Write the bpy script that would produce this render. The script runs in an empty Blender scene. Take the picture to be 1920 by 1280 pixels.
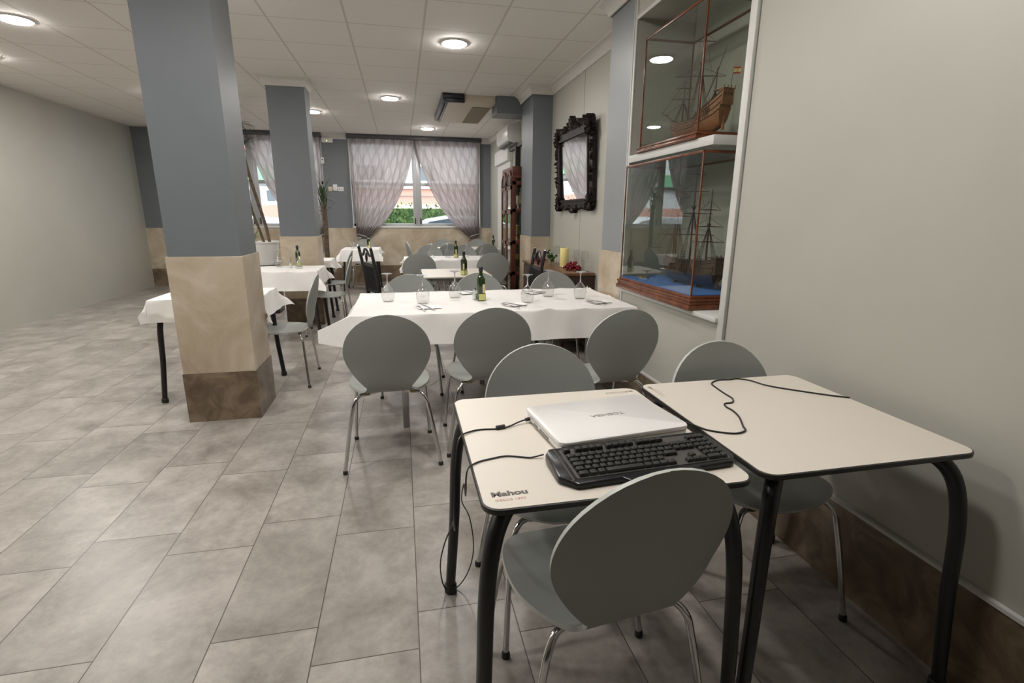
import bpy, bmesh, math, random
from mathutils import Vector, Matrix, Euler
R = math.radians
PI = math.pi
scene = bpy.context.scene
col = scene.collection
random.seed(7)

# ------------------------------------------------------------------ camera
YAW, PITCH, ROLL, FPX = 0.211568, 0.244506, 0.005729, 948.65
cam_d = bpy.data.cameras.new('camera'); cam = bpy.data.objects.new('camera', cam_d); col.objects.link(cam)
f_ = Vector((math.sin(YAW)*math.cos(PITCH), math.cos(YAW)*math.cos(PITCH), -math.sin(PITCH)))
r_ = Vector((math.cos(YAW), -math.sin(YAW), 0)); u_ = r_.cross(f_)
r2 = math.cos(ROLL)*r_ + math.sin(ROLL)*u_; u2 = -math.sin(ROLL)*r_ + math.cos(ROLL)*u_
cam.matrix_world = Matrix(((r2.x, u2.x, -f_.x, 0), (r2.y, u2.y, -f_.y, 0), (r2.z, u2.z, -f_.z, 1.34), (0, 0, 0, 1)))
cam_d.sensor_fit = 'HORIZONTAL'; cam_d.sensor_width = 36.0; cam_d.lens = FPX/1920*36.0
cam_d.clip_start = 0.02; cam_d.clip_end = 200
scene.camera = cam
# ------------------------------------------------------------------ view + world
vs = scene.view_settings
vs.view_transform = 'Standard'; vs.look = 'None'; vs.gamma = 1.0; vs.use_curve_mapping = False
vs.exposure = 0.0
scene.display_settings.display_device = 'sRGB'
cy = scene.cycles
cy.max_bounces = 8; cy.diffuse_bounces = 5; cy.glossy_bounces = 4; cy.transmission_bounces = 6; cy.transparent_max_bounces = 16
cy.caustics_reflective = False; cy.caustics_refractive = False; cy.use_denoising = True
cy.sample_clamp_indirect = 6.0
w = bpy.data.worlds.new('daylight'); scene.world = w; w.use_nodes = True
bg = w.node_tree.nodes['Background']; bg.inputs[0].default_value = (0.90, 0.95, 1.0, 1); bg.inputs[1].default_value = 5.0
LAMP = 208.0       # radiance of the led ceiling lamps
LAMP_COL = (1.0, 0.955, 0.915)

# ------------------------------------------------------------------ materials
M = {}
def mat(name, colr=(.8, .8, .8), rough=.5, metal=0., spec=.5, **kw):
    m = bpy.data.materials.new(name); m.use_nodes = True; M[name] = m
    b = m.node_tree.nodes['Principled BSDF']
    b.inputs['Base Color'].default_value = (*colr, 1); b.inputs['Roughness'].default_value = rough
    b.inputs['Metallic'].default_value = metal; b.inputs['Specular IOR Level'].default_value = spec
    for k, v in kw.items(): b.inputs[k].default_value = v
    return m
def nd(m, t, **kw):
    n = m.node_tree.nodes.new(t)
    for k, v in kw.items(): setattr(n, k, v)
    return n
def lk(m, a, b): m.node_tree.links.new(a, b)
def bsdf(m): return m.node_tree.nodes['Principled BSDF']
def mth(m, op, a, b=None, c=None):
    n = nd(m, 'ShaderNodeMath', operation=op)
    for i, v in enumerate((a, b, c)):
        if v is None: continue
        if isinstance(v, (int, float)): n.inputs[i].default_value = v
        else: lk(m, v, n.inputs[i])
    return n.outputs[0]
def ramp(m, fac, stops):
    n = nd(m, 'ShaderNodeValToRGB'); e = n.color_ramp.elements
    while len(e) > 1: e.remove(e[0])
    e[0].position = stops[0][0]; e[0].color = (*stops[0][1], 1)
    for p, c in stops[1:]:
        x = e.new(p); x.color = (*c, 1)
    lk(m, fac, n.inputs[0]); return n.outputs[0]
def coords(m, kind='Object'):
    return nd(m, 'ShaderNodeTexCoord').outputs[kind]
def noise(m, co, scale, detail=3, rough=.55, dist=0., out=0):
    n = nd(m, 'ShaderNodeTexNoise'); n.inputs['Scale'].default_value = scale
    n.inputs['Detail'].default_value = detail; n.inputs['Roughness'].default_value = rough
    n.inputs['Distortion'].default_value = dist
    lk(m, co, n.inputs['Vector']); return n.outputs[out]
def mixc(m, fac, a, b, blend='MIX'):
    n = nd(m, 'ShaderNodeMix', data_type='RGBA', blend_type=blend)
    if isinstance(fac, (int, float)): n.inputs[0].default_value = fac
    else: lk(m, fac, n.inputs[0])
    for i, v in ((6, a), (7, b)):
        if isinstance(v, tuple): n.inputs[i].default_value = (*v, 1)
        else: lk(m, v, n.inputs[i])
    return n.outputs[2]
def bump(m, h, strength=.2, dist=.01):
    n = nd(m, 'ShaderNodeBump'); n.inputs['Strength'].default_value = strength; n.inputs['Distance'].default_value = dist
    lk(m, h, n.inputs['Height']); lk(m, n.outputs[0], bsdf(m).inputs['Normal'])
def noisy(name, a, b, scale, rough=.5, detail=4, bumps=0., **kw):
    m = mat(name, a, rough, **kw); co = coords(m); f = noise(m, co, scale, detail)
    lk(m, ramp(m, f, [(.35, a), (.65, b)]), bsdf(m).inputs['Base Color'])
    if bumps: bump(m, noise(m, co, scale*6, 3), bumps, .002)
    return m

mat('chair_paint', (.30, .315, .295), .42)
mat('chair_edge', (.42, .44, .41), .4)
mat('chrome', (.62, .62, .62), .12, 1.)
mat('black_rubber', (.02, .02, .02), .6)
mat('yellow_pad', (.32, .26, .12), .5)
mat('black_metal', (.012, .012, .013), .38)
mat('laminate', (.63, .585, .515), .4)
mat('black_edge', (.02, .019, .018), .45)
noisy('paper', (.775, .757, .733), (.80, .785, .76), 9, .7, bumps=.12)
mat('grey_metal', (.36, .36, .34), .4)
noisy('blue_paint', (.146, .164, .178), (.156, .174, .189), 3, .45)
noisy('blue_paint_lit', (.235, .252, .262), (.25, .267, .277), 3, .42)  # blue paint made lighter, for the stronger light on the pilaster face
noisy('greige_paint', (.42, .415, .365), (.44, .435, .385), 2, .4)
mat('white_trim', (.60, .60, .57), .45)
mat('cornice_white', (.62, .60, .565), .6)
mat('white_plastic', (.72, .72, .70), .35)
mat('ivory_plastic', (.60, .52, .38), .5)
mat('grey_aluminium', (.45, .46, .47), .4, .3)
mat('joint_dark', (.10, .10, .10), .6)
mat('laptop_white', (.74, .73, .715), .22, **{'Coat Weight': .3})
mat('logo_grey', (.22, .21, .20), .4)
mat('logo_dark', (.10, .09, .085), .5)
mat('logo_pink', (.55, .33, .28), .5)
mat('key_black', (.026, .026, .025), .45, spec=.4)
mat('kb_black', (.010, .011, .013), .25, spec=.3)
mat('kb_plate', (.09, .085, .08), .4, .2)
mat('cable_black', (.015, .014, .014), .4)
mat('steel', (.42, .42, .43), .22, 1.)
noisy('cherry_wood', (.115, .03, .013), (.075, .02, .009), 9, .35)
noisy('case_wood', (.18, .058, .022), (.105, .032, .014), 14, .25)
noisy('dark_wood', (.055, .022, .012), (.03, .012, .008), 7, .35)
noisy('top_wood', (.20, .10, .045), (.12, .055, .028), 6, .3)
noisy('carved_wood', (.016, .009, .008), (.009, .006, .005), 30, .5, spec=.3)
mat('mirror', (.88, .88, .88), .01, 1.)
mat('candle', (.80, .70, .30), .45, **{'Subsurface Weight': .2})
mat('red_berry', (.17, .005, .012), .45, spec=.3)
mat('ceramic_white', (.74, .74, .72), .3)
noisy('soil', (.05, .035, .02), (.09, .06, .04), 40, .9)
noisy('cane', (.16, .12, .075), (.07, .05, .035), 25, .8)
mat('leaf_green', (.06, .13, .035), .45)
mat('leaf_dark', (.035, .07, .025), .5)
mat('leaf_pale', (.30, .34, .17), .5)
mat('bottle_green', (.012, .035, .006), .08, **{'Coat Weight': .5})
mat('label_cream', (.62, .50, .28), .55)
mat('label_yellow', (.55, .56, .20), .55)
mat('salt', (.78, .77, .74), .5)
mat('grille_tan', (.16, .125, .08), .6)
mat('blue_cloth', (.05, .17, .50), .8)
mat('brass', (.35, .25, .09), .4, .5)
mat('flag_red', (.50, .05, .04), .7)
mat('flag_yellow', (.75, .60, .25), .7)
mat('car_white', (.75, .77, .80), .25)
mat('car_glass', (.10, .13, .15), .1)
mat('pink_wall', (.62, .33, .26), .8)
mat('cream_wall', (.72, .66, .55), .8)
mat('green_awning', (.22, .50, .28), .8)
mat('orange_awning', (.75, .33, .16), .8)
mat('white_wall', (.80, .80, .80), .8)
mat('asphalt', (.25, .25, .25), .9)
mat('hull_navy', (.02, .028, .06), .45)
mat('rigging', (.06, .035, .022), .7)
mat('sail_cloth', (.16, .18, .17), .9)

def planks(name, a, b, scale):
    m = mat(name, a, .45); co = coords(m); s = nd(m, 'ShaderNodeSeparateXYZ'); lk(m, co, s.inputs[0])
    z = mth(m, 'FRACT', mth(m, 'MULTIPLY', s.outputs[2], scale)); line = mth(m, 'LESS_THAN', z, .14)
    c = ramp(m, noise(m, co, 30, 3), [(.3, a), (.7, b)])
    lk(m, mixc(m, line, c, tuple(x*.35 for x in a)), bsdf(m).inputs['Base Color'])
planks('hull_light', (.36, .15, .055), (.26, .10, .04), 95)
planks('hull_dark', (.10, .045, .024), (.06, .028, .016), 110)

# ceiling: 60 cm mineral tiles with thin T-bars
m = mat('ceiling_tile', (.56, .53, .49), .8); co = coords(m); s = nd(m, 'ShaderNodeSeparateXYZ'); lk(m, co, s.inputs[0])
def grid_line(m, v, off, pitch, wdt):
    q = mth(m, 'FRACT', mth(m, 'DIVIDE', mth(m, 'SUBTRACT', v, off - 60*pitch), pitch))
    return mth(m, 'LESS_THAN', mth(m, 'MINIMUM', q, mth(m, 'SUBTRACT', 1.0, q)), wdt/pitch/2)
gx = grid_line(m, s.outputs[0], .249, .60, .017); gy = grid_line(m, s.outputs[1], 4.70, .60, .013)
g = mth(m, 'MAXIMUM', gx, gy)
spk = noise(m, co, 130, 3, .7)
tile = ramp(m, spk, [(.3, (.76, .73, .69)), (.6, (.81, .78, .74))])
lk(m, mixc(m, g, tile, (.60, .56, .51)), bsdf(m).inputs['Base Color'])
hb = mth(m, 'MULTIPLY', g, -1.0); bump(m, hb, .5, .006)

# floor: 33 x 66 stoneware, alternate columns shifted
m = mat('floor_tile', (.35, .33, .30), .3); co = coords(m); s = nd(m, 'ShaderNodeSeparateXYZ'); lk(m, co, s.inputs[0])
cx = mth(m, 'DIVIDE', mth(m, 'ADD', s.outputs[0], .004 + 40*.3285), .3285)
ci = mth(m, 'FLOOR', cx); cf = mth(m, 'FRACT', cx)
par = mth(m, 'MODULO', ci, 2.0)
offs = mth(m, 'ADD', .185 - 20*.664, mth(m, 'MULTIPLY', par, -.155))
ry = mth(m, 'DIVIDE', mth(m, 'SUBTRACT', s.outputs[1], offs), .664)
ri = mth(m, 'FLOOR', ry); rf = mth(m, 'FRACT', ry)
lx = mth(m, 'LESS_THAN', mth(m, 'MINIMUM', cf, mth(m, 'SUBTRACT', 1.0, cf)), .0055)
ly = mth(m, 'LESS_THAN', mth(m, 'MINIMUM', rf, mth(m, 'SUBTRACT', 1.0, rf)), .0028)
gl = mth(m, 'MAXIMUM', lx, ly)
cb = nd(m, 'ShaderNodeCombineXYZ'); lk(m, ci, cb.inputs[0]); lk(m, ri, cb.inputs[1])
wn = nd(m, 'ShaderNodeTexWhiteNoise', noise_dimensions='3D'); lk(m, cb.outputs[0], wn.inputs['Vector'])
vm = nd(m, 'ShaderNodeVectorMath', operation='MULTIPLY_ADD'); lk(m, wn.outputs['Color'], vm.inputs[0]); vm.inputs[1].default_value = (7, 7, 7); lk(m, co, vm.inputs[2])
n1 = noise(m, vm.outputs[0], 3.2, 6, .6, .4); n2 = noise(m, vm.outputs[0], 28, 5, .7)
nn = mth(m, 'ADD', mth(m, 'MULTIPLY', n1, .72), mth(m, 'MULTIPLY', n2, .28))
tc = ramp(m, nn, [(.36, (.205, .186, .165)), (.5, (.31, .286, .257)), (.63, (.415, .385, .35))])
tv = mth(m, 'ADD', .93, mth(m, 'MULTIPLY', wn.outputs['Value'], .14))
hsv = nd(m, 'ShaderNodeHueSaturation'); lk(m, tc, hsv.inputs['Color']); lk(m, tv, hsv.inputs['Value'])
lk(m, mixc(m, gl, hsv.outputs[0], (.075, .06, .05)), bsdf(m).inputs['Base Color'])
lk(m, mth(m, 'ADD', .22, mth(m, 'MULTIPLY', nn, .22)), bsdf(m).inputs['Roughness'])
bump(m, mth(m, 'MULTIPLY', gl, -1.0), .3, .003)

def marble(name, cols, scale, px=None):
    m = mat(name, cols[1], .3); co = coords(m)
    f = noise(m, co, scale, 7, .62, 1.2)
    c = ramp(m, f, [(.3, cols[0]), (.48, cols[1]), (.62, cols[2])])
    lk(m, c, bsdf(m).inputs['Base Color'])
marble('marble_beige', [(.36, .28, .195), (.46, .385, .285), (.56, .49, .39)], 2.2)
marble('marble_brown', [(.075, .05, .032), (.14, .10, .065), (.22, .165, .11)], 5.0)
marble('hedge', [(.008, .02, .004), (.03, .07, .015), (.12, .2, .05)], 9.0)

# thin clear glass: transparent with a fresnel reflection
def thin_glass(name, ior=1.45, tint=(.96, .98, .97), rough=0.0, scale=1.0, base=0.0):
    m = bpy.data.materials.new(name); m.use_nodes = True; M[name] = m; nt = m.node_tree
    nt.nodes.remove(nt.nodes['Principled BSDF']); out = nt.nodes['Material Output']
    tr = nd(m, 'ShaderNodeBsdfTransparent'); tr.inputs[0].default_value = (*tint, 1)
    gl = nd(m, 'ShaderNodeBsdfGlossy'); gl.inputs['Roughness'].default_value = rough
    ge = nd(m, 'ShaderNodeNewGeometry'); dt = nd(m, 'ShaderNodeVectorMath', operation='DOT_PRODUCT')
    lk(m, ge.outputs['Incoming'], dt.inputs[0]); lk(m, ge.outputs['Normal'], dt.inputs[1])
    f0 = ((ior-1)/(ior+1))**2; cs = mth(m, 'SUBTRACT', 1.0, mth(m, 'MINIMUM', mth(m, 'ABSOLUTE', dt.outputs['Value']), 1.0))
    fr = mth(m, 'ADD', f0, mth(m, 'MULTIPLY', mth(m, 'POWER', cs, 5.0), 1-f0))   # Schlick, the same from both faces
    mx = nd(m, 'ShaderNodeMixShader'); fac = mth(m, 'MINIMUM', mth(m, 'ADD', mth(m, 'MULTIPLY', fr, scale), base), 1.0)
    lk(m, fac, mx.inputs[0]); lk(m, tr.outputs[0], mx.inputs[1]); lk(m, gl.outputs[0], mx.inputs[2]); lk(m, mx.outputs[0], out.inputs[0])
thin_glass('case_glass', 1.5, (.93, .95, .93), 0., 1.15, .01)
thin_glass('window_glass', 1.45, (.97, .98, .98), 0., 1.0)
thin_glass('wine_glass_clear', 1.5, (.955, .96, .957), .02, 2.2, .05)

# sheer curtain with woven ogee lattice
m = bpy.data.materials.new('curtain'); m.use_nodes = True; M['curtain'] = m; nt = m.node_tree
nt.nodes.remove(nt.nodes['Principled BSDF']); out = nt.nodes['Material Output']
uv = coords(m, 'UV'); s = nd(m, 'ShaderNodeSeparateXYZ'); lk(m, uv, s.inputs[0])
cu = mth(m, 'COSINE', mth(m, 'MULTIPLY', s.outputs[0], 2*PI*5.4)); cv = mth(m, 'COSINE', mth(m, 'MULTIPLY', s.outputs[1], 2*PI*2.9))
a = mth(m, 'ABSOLUTE', mth(m, 'ADD', cu, mth(m, 'MULTIPLY', cv, .70)))
lat = nd(m, 'ShaderNodeMapRange'); lat.interpolation_type = 'SMOOTHSTEP'
lk(m, a, lat.inputs[0]); lat.inputs[1].default_value = .05; lat.inputs[2].default_value = .95
c = mixc(m, lat.outputs[0], (.33, .283, .278), (.43, .377, .368))
df = nd(m, 'ShaderNodeBsdfDiffuse'); tl = nd(m, 'ShaderNodeBsdfTranslucent'); tp = nd(m, 'ShaderNodeBsdfTransparent')
lk(m, c, df.inputs[0]); lk(m, c, tl.inputs[0])
m1 = nd(m, 'ShaderNodeMixShader'); m1.inputs[0].default_value = .45; lk(m, df.outputs[0], m1.inputs[1]); lk(m, tl.outputs[0], m1.inputs[2])
m2 = nd(m, 'ShaderNodeMixShader'); m2.inputs[0].default_value = .05; lk(m, m1.outputs[0], m2.inputs[1]); lk(m, tp.outputs[0], m2.inputs[2])
lk(m, m2.outputs[0], out.inputs[0])

def emit(name, colr, st):
    m = bpy.data.materials.new(name); m.use_nodes = True; M[name] = m
    b = m.node_tree.nodes['Principled BSDF']; b.inputs['Base Color'].default_value = (.8, .8, .8, 1)
    b.inputs['Emission Color'].default_value = (*colr, 1); b.inputs['Emission Strength'].default_value = st
emit('led_diffuser', LAMP_COL, LAMP)
emit('led_green', (.8, .9, .1), 3.0)
# panel grid of the tan air grille
m = mat('grille', (.2, .15, .1), .6); co = coords(m)
vr = nd(m, 'ShaderNodeTexVoronoi'); vr.inputs['Scale'].default_value = 42; lk(m, co, vr.inputs['Vector'])
vr.inputs['Randomness'].default_value = 0.0
lk(m, ramp(m, vr.outputs['Distance'], [(.25, (.045, .032, .02)), (.42, (.30, .235, .15))]), bsdf(m).inputs['Base Color'])

# ------------------------------------------------------------------ mesh builder
class MB:
    def __init__(s): s.v = []; s.f = []; s.m = []; s.uv = None; s.cur = 0
    def add(s, vs, fs):
        o = len(s.v); s.v += [tuple(p) for p in vs]; s.f += [tuple(i+o for i in f) for f in fs]; s.m += [s.cur]*len(fs); return s
    def box(s, x0, x1, y0, y1, z0, z1, mx=None):
        p = [Vector(q) for q in ((x0,y0,z0),(x1,y0,z0),(x1,y1,z0),(x0,y1,z0),(x0,y0,z1),(x1,y0,z1),(x1,y1,z1),(x0,y1,z1))]
        if mx is not None: p = [mx @ q for q in p]
        return s.add(p, [(0,3,2,1),(4,5,6,7),(0,1,5,4),(1,2,6,5),(2,3,7,6),(3,0,4,7)])
    def tube(s, pts, r, n=10, cap=True, close=False):
        pts = [Vector(p) for p in pts]; N = len(pts)
        rr = r if isinstance(r, (list, tuple)) else [r]*N
        vs = []; up = None
        for i, p in enumerate(pts):
            if close: t = pts[(i+1) % N] - pts[i-1]
            else: t = (pts[min(i+1, N-1)] - pts[max(i-1, 0)])
            t.normalize()
            if up is None:
                up = Vector((0,0,1)) if abs(t.z) < .9 else Vector((1,0,0))
            a = t.cross(up)
            if a.length < 1e-6: a = t.cross(Vector((0,1,0)))
            a.normalize(); b = a.cross(t); up = b
            for k in range(n):
                q = 2*PI*k/n; vs.append(p + a*math.cos(q)*rr[i] + b*math.sin(q)*rr[i])
        fs = []
        for i in range(N if close else N-1):
            j = (i+1) % N
            for k in range(n): fs.append((i*n+k, i*n+(k+1)%n, j*n+(k+1)%n, j*n+k))
        if cap and not close: fs += [tuple(range(n))[::-1], tuple((N-1)*n+k for k in range(n))]
        return s.add(vs, fs)
    def lathe(s, prof, n=24, c=(0,0,0), mx=None, sq=None):
        vs = []; fs = []; N = len(prof)
        for (r, z) in prof:
            for k in range(n):
                q = 2*PI*k/n; x, y = math.cos(q), math.sin(q)
                if sq:
                    e = (abs(x)**sq + abs(y)**sq)**(-1/sq); x *= e; y *= e
                p = Vector((c[0]+r*x, c[1]+r*y, c[2]+z)); vs.append(mx @ p if mx is not None else p)
        for i in range(N-1):
            for k in range(n): fs.append((i*n+k, i*n+(k+1)%n, (i+1)*n+(k+1)%n, (i+1)*n+k))
        if prof[0][0] > 1e-5: fs.append(tuple(range(n))[::-1])
        if prof[-1][0] > 1e-5: fs.append(tuple((N-1)*n+k for k in range(n)))
        return s.add(vs, fs)
    def cyl(s, c, r, z0, z1, n=20, r1=None): return s.lathe([(r, z0), (r1 if r1 else r, z1)], n, (c[0], c[1], 0))
    def ball(s, c, r, n=8, sc=(1,1,1)):
        c = Vector(c); vs = [c + Vector((0,0,-r*sc[2]))]; m_ = n//2
        for i in range(1, m_):
            a = PI*i/m_
            for k in range(n):
                q = 2*PI*k/n; vs.append(c + Vector((r*sc[0]*math.sin(a)*math.cos(q), r*sc[1]*math.sin(a)*math.sin(q), -r*sc[2]*math.cos(a))))
        vs.append(c + Vector((0,0,r*sc[2]))); L = len(vs)-1; fs = []
        for k in range(n): fs.append((0, 1+(k+1)%n, 1+k)); fs.append((L, L-n+k, L-n+(k+1)%n))
        for i in range(m_-2):
            for k in range(n): a0 = 1+i*n; fs.append((a0+k, a0+(k+1)%n, a0+n+(k+1)%n, a0+n+k))
        return s.add(vs, fs)
    def grid(s, fn, nu, nv, uvf=None):
        vs = []; fs = []
        for j in range(nv+1):
            for i in range(nu+1): vs.append(fn(i/nu, j/nv))
        if uvf:
            s.uv = s.uv or []; s.uv += [uvf(i/nu, j/nv) for j in range(nv+1) for i in range(nu+1)]
        for j in range(nv):
            for i in range(nu): a = j*(nu+1)+i; fs.append((a, a+1, a+nu+2, a+nu+1))
        return s.add(vs, fs)
    def prism(s, poly, z0, z1, mx=None):
        n = len(poly); vs = [Vector((x, y, z0)) for x, y in poly] + [Vector((x, y, z1)) for x, y in poly]
        if mx is not None: vs = [mx @ v for v in vs]
        return s.add(vs, [tuple(range(n))[::-1], tuple(range(n, 2*n))] + [(i, (i+1)%n, n+(i+1)%n, n+i) for i in range(n)])
    def build(s, name, mt, parent=None, smooth=40, thick=0, bev=0, loc=None, sub=0):
        me = bpy.data.meshes.new(name); me.from_pydata(s.v, [], s.f)
        mts = mt if isinstance(mt, (list, tuple)) else [mt]
        for q in mts: me.materials.append(M[q] if isinstance(q, str) else q)
        for p, i in zip(me.polygons, s.m): p.material_index = i
        if s.uv:
            l = me.uv_layers.new(name='UVMap')
            for lp in me.loops: l.data[lp.index].uv = s.uv[lp.vertex_index]
        bm = bmesh.new(); bm.from_mesh(me)
        if thick:
            bm.normal_update(); bmesh.ops.solidify(bm, geom=bm.faces[:], thickness=thick)
        if bev:
            ed = [e for e in bm.edges if len(e.link_faces) == 2 and e.calc_face_angle(0) > R(35)]
            bmesh.ops.bevel(bm, geom=ed, offset=bev, segments=2, affect='EDGES', profile=.5)
        if not s.uv: bmesh.ops.recalc_face_normals(bm, faces=bm.faces[:])
        bm.to_mesh(me); bm.free()
        if smooth:
            for p in me.polygons: p.use_smooth = True
            me.set_sharp_from_angle(angle=R(smooth))
        o = bpy.data.objects.new(name, me); col.objects.link(o)
        if parent: o.parent = parent
        if loc: o.location = loc
        if sub:
            md = o.modifiers.new('sub', 'SUBSURF'); md.levels = sub; md.render_levels = sub
        return o

def tag(o, label=None, cat=None, group=None, kind=None):
    if label: o['label'] = label
    if cat: o['category'] = cat
    if group: o['group'] = group
    if kind: o['kind'] = kind
    return o
def thing(name, label, cat, loc=(0,0,0), rz=0, group=None):
    o = bpy.data.objects.new(name, None); col.objects.link(o); o.empty_display_size = .1
    o.location = loc; o.rotation_euler = (0, 0, rz); return tag(o, label, cat, group)
def struct(name, mb, m, **kw):
    o = mb.build(name, m, **kw); o['kind'] = 'structure'; return o
def dup(root, loc=None, rz=None, label=None, group=None):
    def cp(o, par):
        c = o.copy(); col.objects.link(c)
        if par: c.parent = par
        for ch in o.children: cp(ch, c)
        return c
    r = cp(root, None)
    if loc is not None: r.location = loc
    if rz is not None: r.rotation_euler = (0, 0, rz)
    if label: r['label'] = label
    if group: r['group'] = group
    return r
def spline(pts, n=8, close=False):
    pts = [Vector(p) for p in pts]; out = []; N = len(pts)
    rng = range(N if close else N-1)
    for i in rng:
        p0 = pts[i-1] if (i > 0 or close) else pts[0]; p1 = pts[i]; p2 = pts[(i+1) % N]
        p3 = pts[(i+2) % N] if (i+2 < N or close) else pts[-1]
        for k in range(n):
            t = k/n; out.append(.5*((2*p1)+(-p0+p2)*t+(2*p0-5*p1+4*p2-p3)*t*t+(-p0+3*p1-3*p2+p3)*t**3))
    if not close: out.append(pts[-1])
    return out
def rrect(x0, x1, y0, y1, r, n=6):
    o = []
    for cx_, cy_, a0 in ((x1-r, y1-r, 0), (x0+r, y1-r, 90), (x0+r, y0+r, 180), (x1-r, y0+r, 270)):
        for k in range(n+1): a = R(a0+90*k/n); o.append((cx_+r*math.cos(a), cy_+r*math.sin(a)))
    return o
def text(name, body, mt, size, loc, rot, parent=None, ext=.0002, sx=1.0, bold=0.0, align='CENTER'):
    cu = bpy.data.curves.new(name, 'FONT'); cu.body = body; cu.size = size; cu.extrude = ext; cu.align_x = align; cu.align_y = 'CENTER'
    cu.offset = bold
    t = bpy.data.objects.new(name, cu); dg = bpy.context.evaluated_depsgraph_get()
    me = bpy.data.meshes.new_from_object(t.evaluated_get(dg)); me.materials.clear(); me.materials.append(M[mt]); me.name = name
    o = bpy.data.objects.new(name, me); col.objects.link(o); o.location = loc; o.rotation_euler = rot; o.scale = (sx, 1, 1)
    bpy.data.objects.remove(t)
    if parent: o.parent = parent
    return o

# ------------------------------------------------------------------ room shell
CZ = 2.82; XR = 1.54; XW = 1.84; YF = 10.75; XL = -4.6; YB = -5.5
struct('floor', MB().box(XL, 2.2, YB, YF+.3, -.12, 0), 'floor_tile', smooth=0)
struct('ceiling', MB().box(XL, 2.2, YB, YF+.3, CZ, CZ+.1), 'ceiling_tile', smooth=0)
NZ0, NZ1, NY0, NY1, NX = .845, 2.567, 2.21, 3.385, 1.95
wr = MB()
wr.box(XR, 2.1, YB, NY0, 0, CZ); wr.box(XR, 2.1, NY0, NY1, 0, NZ0); wr.box(XR, 2.1, NY0, NY1, NZ1, CZ)
wr.box(XR, 2.1, NY1, 3.44, 0, CZ); wr.box(NX, 2.1, NY0, NY1, NZ0, NZ1)
wr.box(XW, 2.1, 3.86, YF, 0, CZ)
struct('wall_right', wr, 'greige_paint', smooth=0)
struct('wall_left', MB().box(XL-.2, XL, YB, YF+.3, 0, CZ), 'greige_paint', smooth=0)
struct('wall_front', MB().box(XL, 2.2, YB-.2, YB, 0, CZ), 'blue_paint', smooth=0)
# far wall with the two window openings
W1 = (-.93, 1.62); W2 = (-3.98, -1.42); WZ0, WZ1 = 1.08, 2.74
wb = MB()
wb.box(XL, W2[0], YF, YF+.3, 0, CZ); wb.box(W2[1], W1[0], YF, YF+.3, 0, CZ); wb.box(W1[1], 2.1, YF, YF+.3, 0, CZ)
for a, b in (W1, W2): wb.box(a, b, YF, YF+.3, 0, WZ0); wb.box(a, b, YF, YF+.3, WZ1, CZ)
struct('wall_back', wb, 'blue_paint', smooth=0)
# marble wainscot and dark plinth of the far wall
struct('trim_1', MB().box(XL, XW, YF-.02, YF, .33, WZ0-.005).box(XW-.0, XW+.001, YF-.02, YF, .33, .34), 'marble_beige', smooth=0)
struct('baseboard_back', MB().box(XL, XW, YF-.024, YF, 0, .33), 'marble_brown', smooth=0)
struct('baseboard_right', MB().box(XR-.014, XR, YB, 3.44, 0, .318).box(XW-.014, XW, 3.86, 6.3, 0, .318).box(XW-.014, XW, 6.9, YF-.03, 0, .318), 'marble_brown', smooth=0)
struct('trim_2', MB().box(XR-.017, XR, YB, 3.44, .318, .33), 'white_trim', smooth=0)
# niche surround: raised white beads and joint lines on the panelling
tb = MB()
tb.box(XR-.008, XR+.004, NY1, NY1+.022, .33, CZ-.09); tb.box(XR-.012, XR+.004, NY1+.026, NY1+.036, .33, CZ-.09)
tb.box(XR-.014, XR+.004, NY0-.045, NY0, NZ0-.26, CZ-.09); tb.box(XR-.006, XR+.004, NY0, NY1, NZ1-.012, NZ1+.012)
struct('trim_3', tb, 'white_trim', bev=.002)
struct('trim_4', MB().box(XR-.03, NX, NY0+.001, NY1-.001, NZ0-.022, NZ0+.003), 'white_trim', bev=.003)
jt = MB()
jt.box(XR-.0012, XR, NY0-.055, NY0-.049, .33, CZ-.09)
jt.box(XW-.0012, XW, 5.195, 5.199, .32, CZ-.09)
struct('trim_5', jt, 'joint_dark', smooth=0)

# cornice swept along the walls
def cornice_pts(path, side=1, close=False, h=.095, p=.085):
    prof = [(0, -h), (.012, -h), (.016, -h+.018), (.035, -h*.45), (.062, -.022), (p-.006, -.016), (p, 0), (0, 0)]
    n = len(path); vs = []; fs = []; K = len(prof)
    for i in range(n):
        P = Vector(path[i]).to_2d()
        def dirn(a, b): d = (Vector(path[b]).to_2d()-Vector(path[a]).to_2d()).normalized(); return Vector((-d.y, d.x))*side
        if close or 0 < i < n-1: n1_, n2_ = dirn((i-1) % n, i), dirn(i, (i+1) % n); mt_ = (n1_+n2_); mt_ = mt_/(mt_.dot(n1_))
        elif i == 0: mt_ = dirn(0, 1)
        else: mt_ = dirn(n-2, n-1)
        for (a, z) in prof: q = P + mt_*a; vs.append((q.x, q.y, CZ+z))
    for i in range(n if close else n-1):
        j = (i+1) % n
        for k in range(K): fs.append((i*K+k, i*K+(k+1) % K, j*K+(k+1) % K, j*K+k))
    if not close: fs += [tuple(range(K)), tuple((n-1)*K+k for k in range(K))[::-1]]
    return vs, fs
cm = MB()
cm.add(*cornice_pts([(XR, YB), (XR, 3.86), (XW, 3.86), (XW, 6.3), (1.585, 6.3), (1.585, 6.9)], 1))
cm.add(*cornice_pts([(XW, 7.3), (XW, YF), (W1[1]+.02, YF)], 1))
cm.add(*cornice_pts([(W1[0]-.02, YF), (W2[1]+.02, YF)], 1))
struct('trim_6', cm, 'cornice_white', smooth=30)

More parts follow.
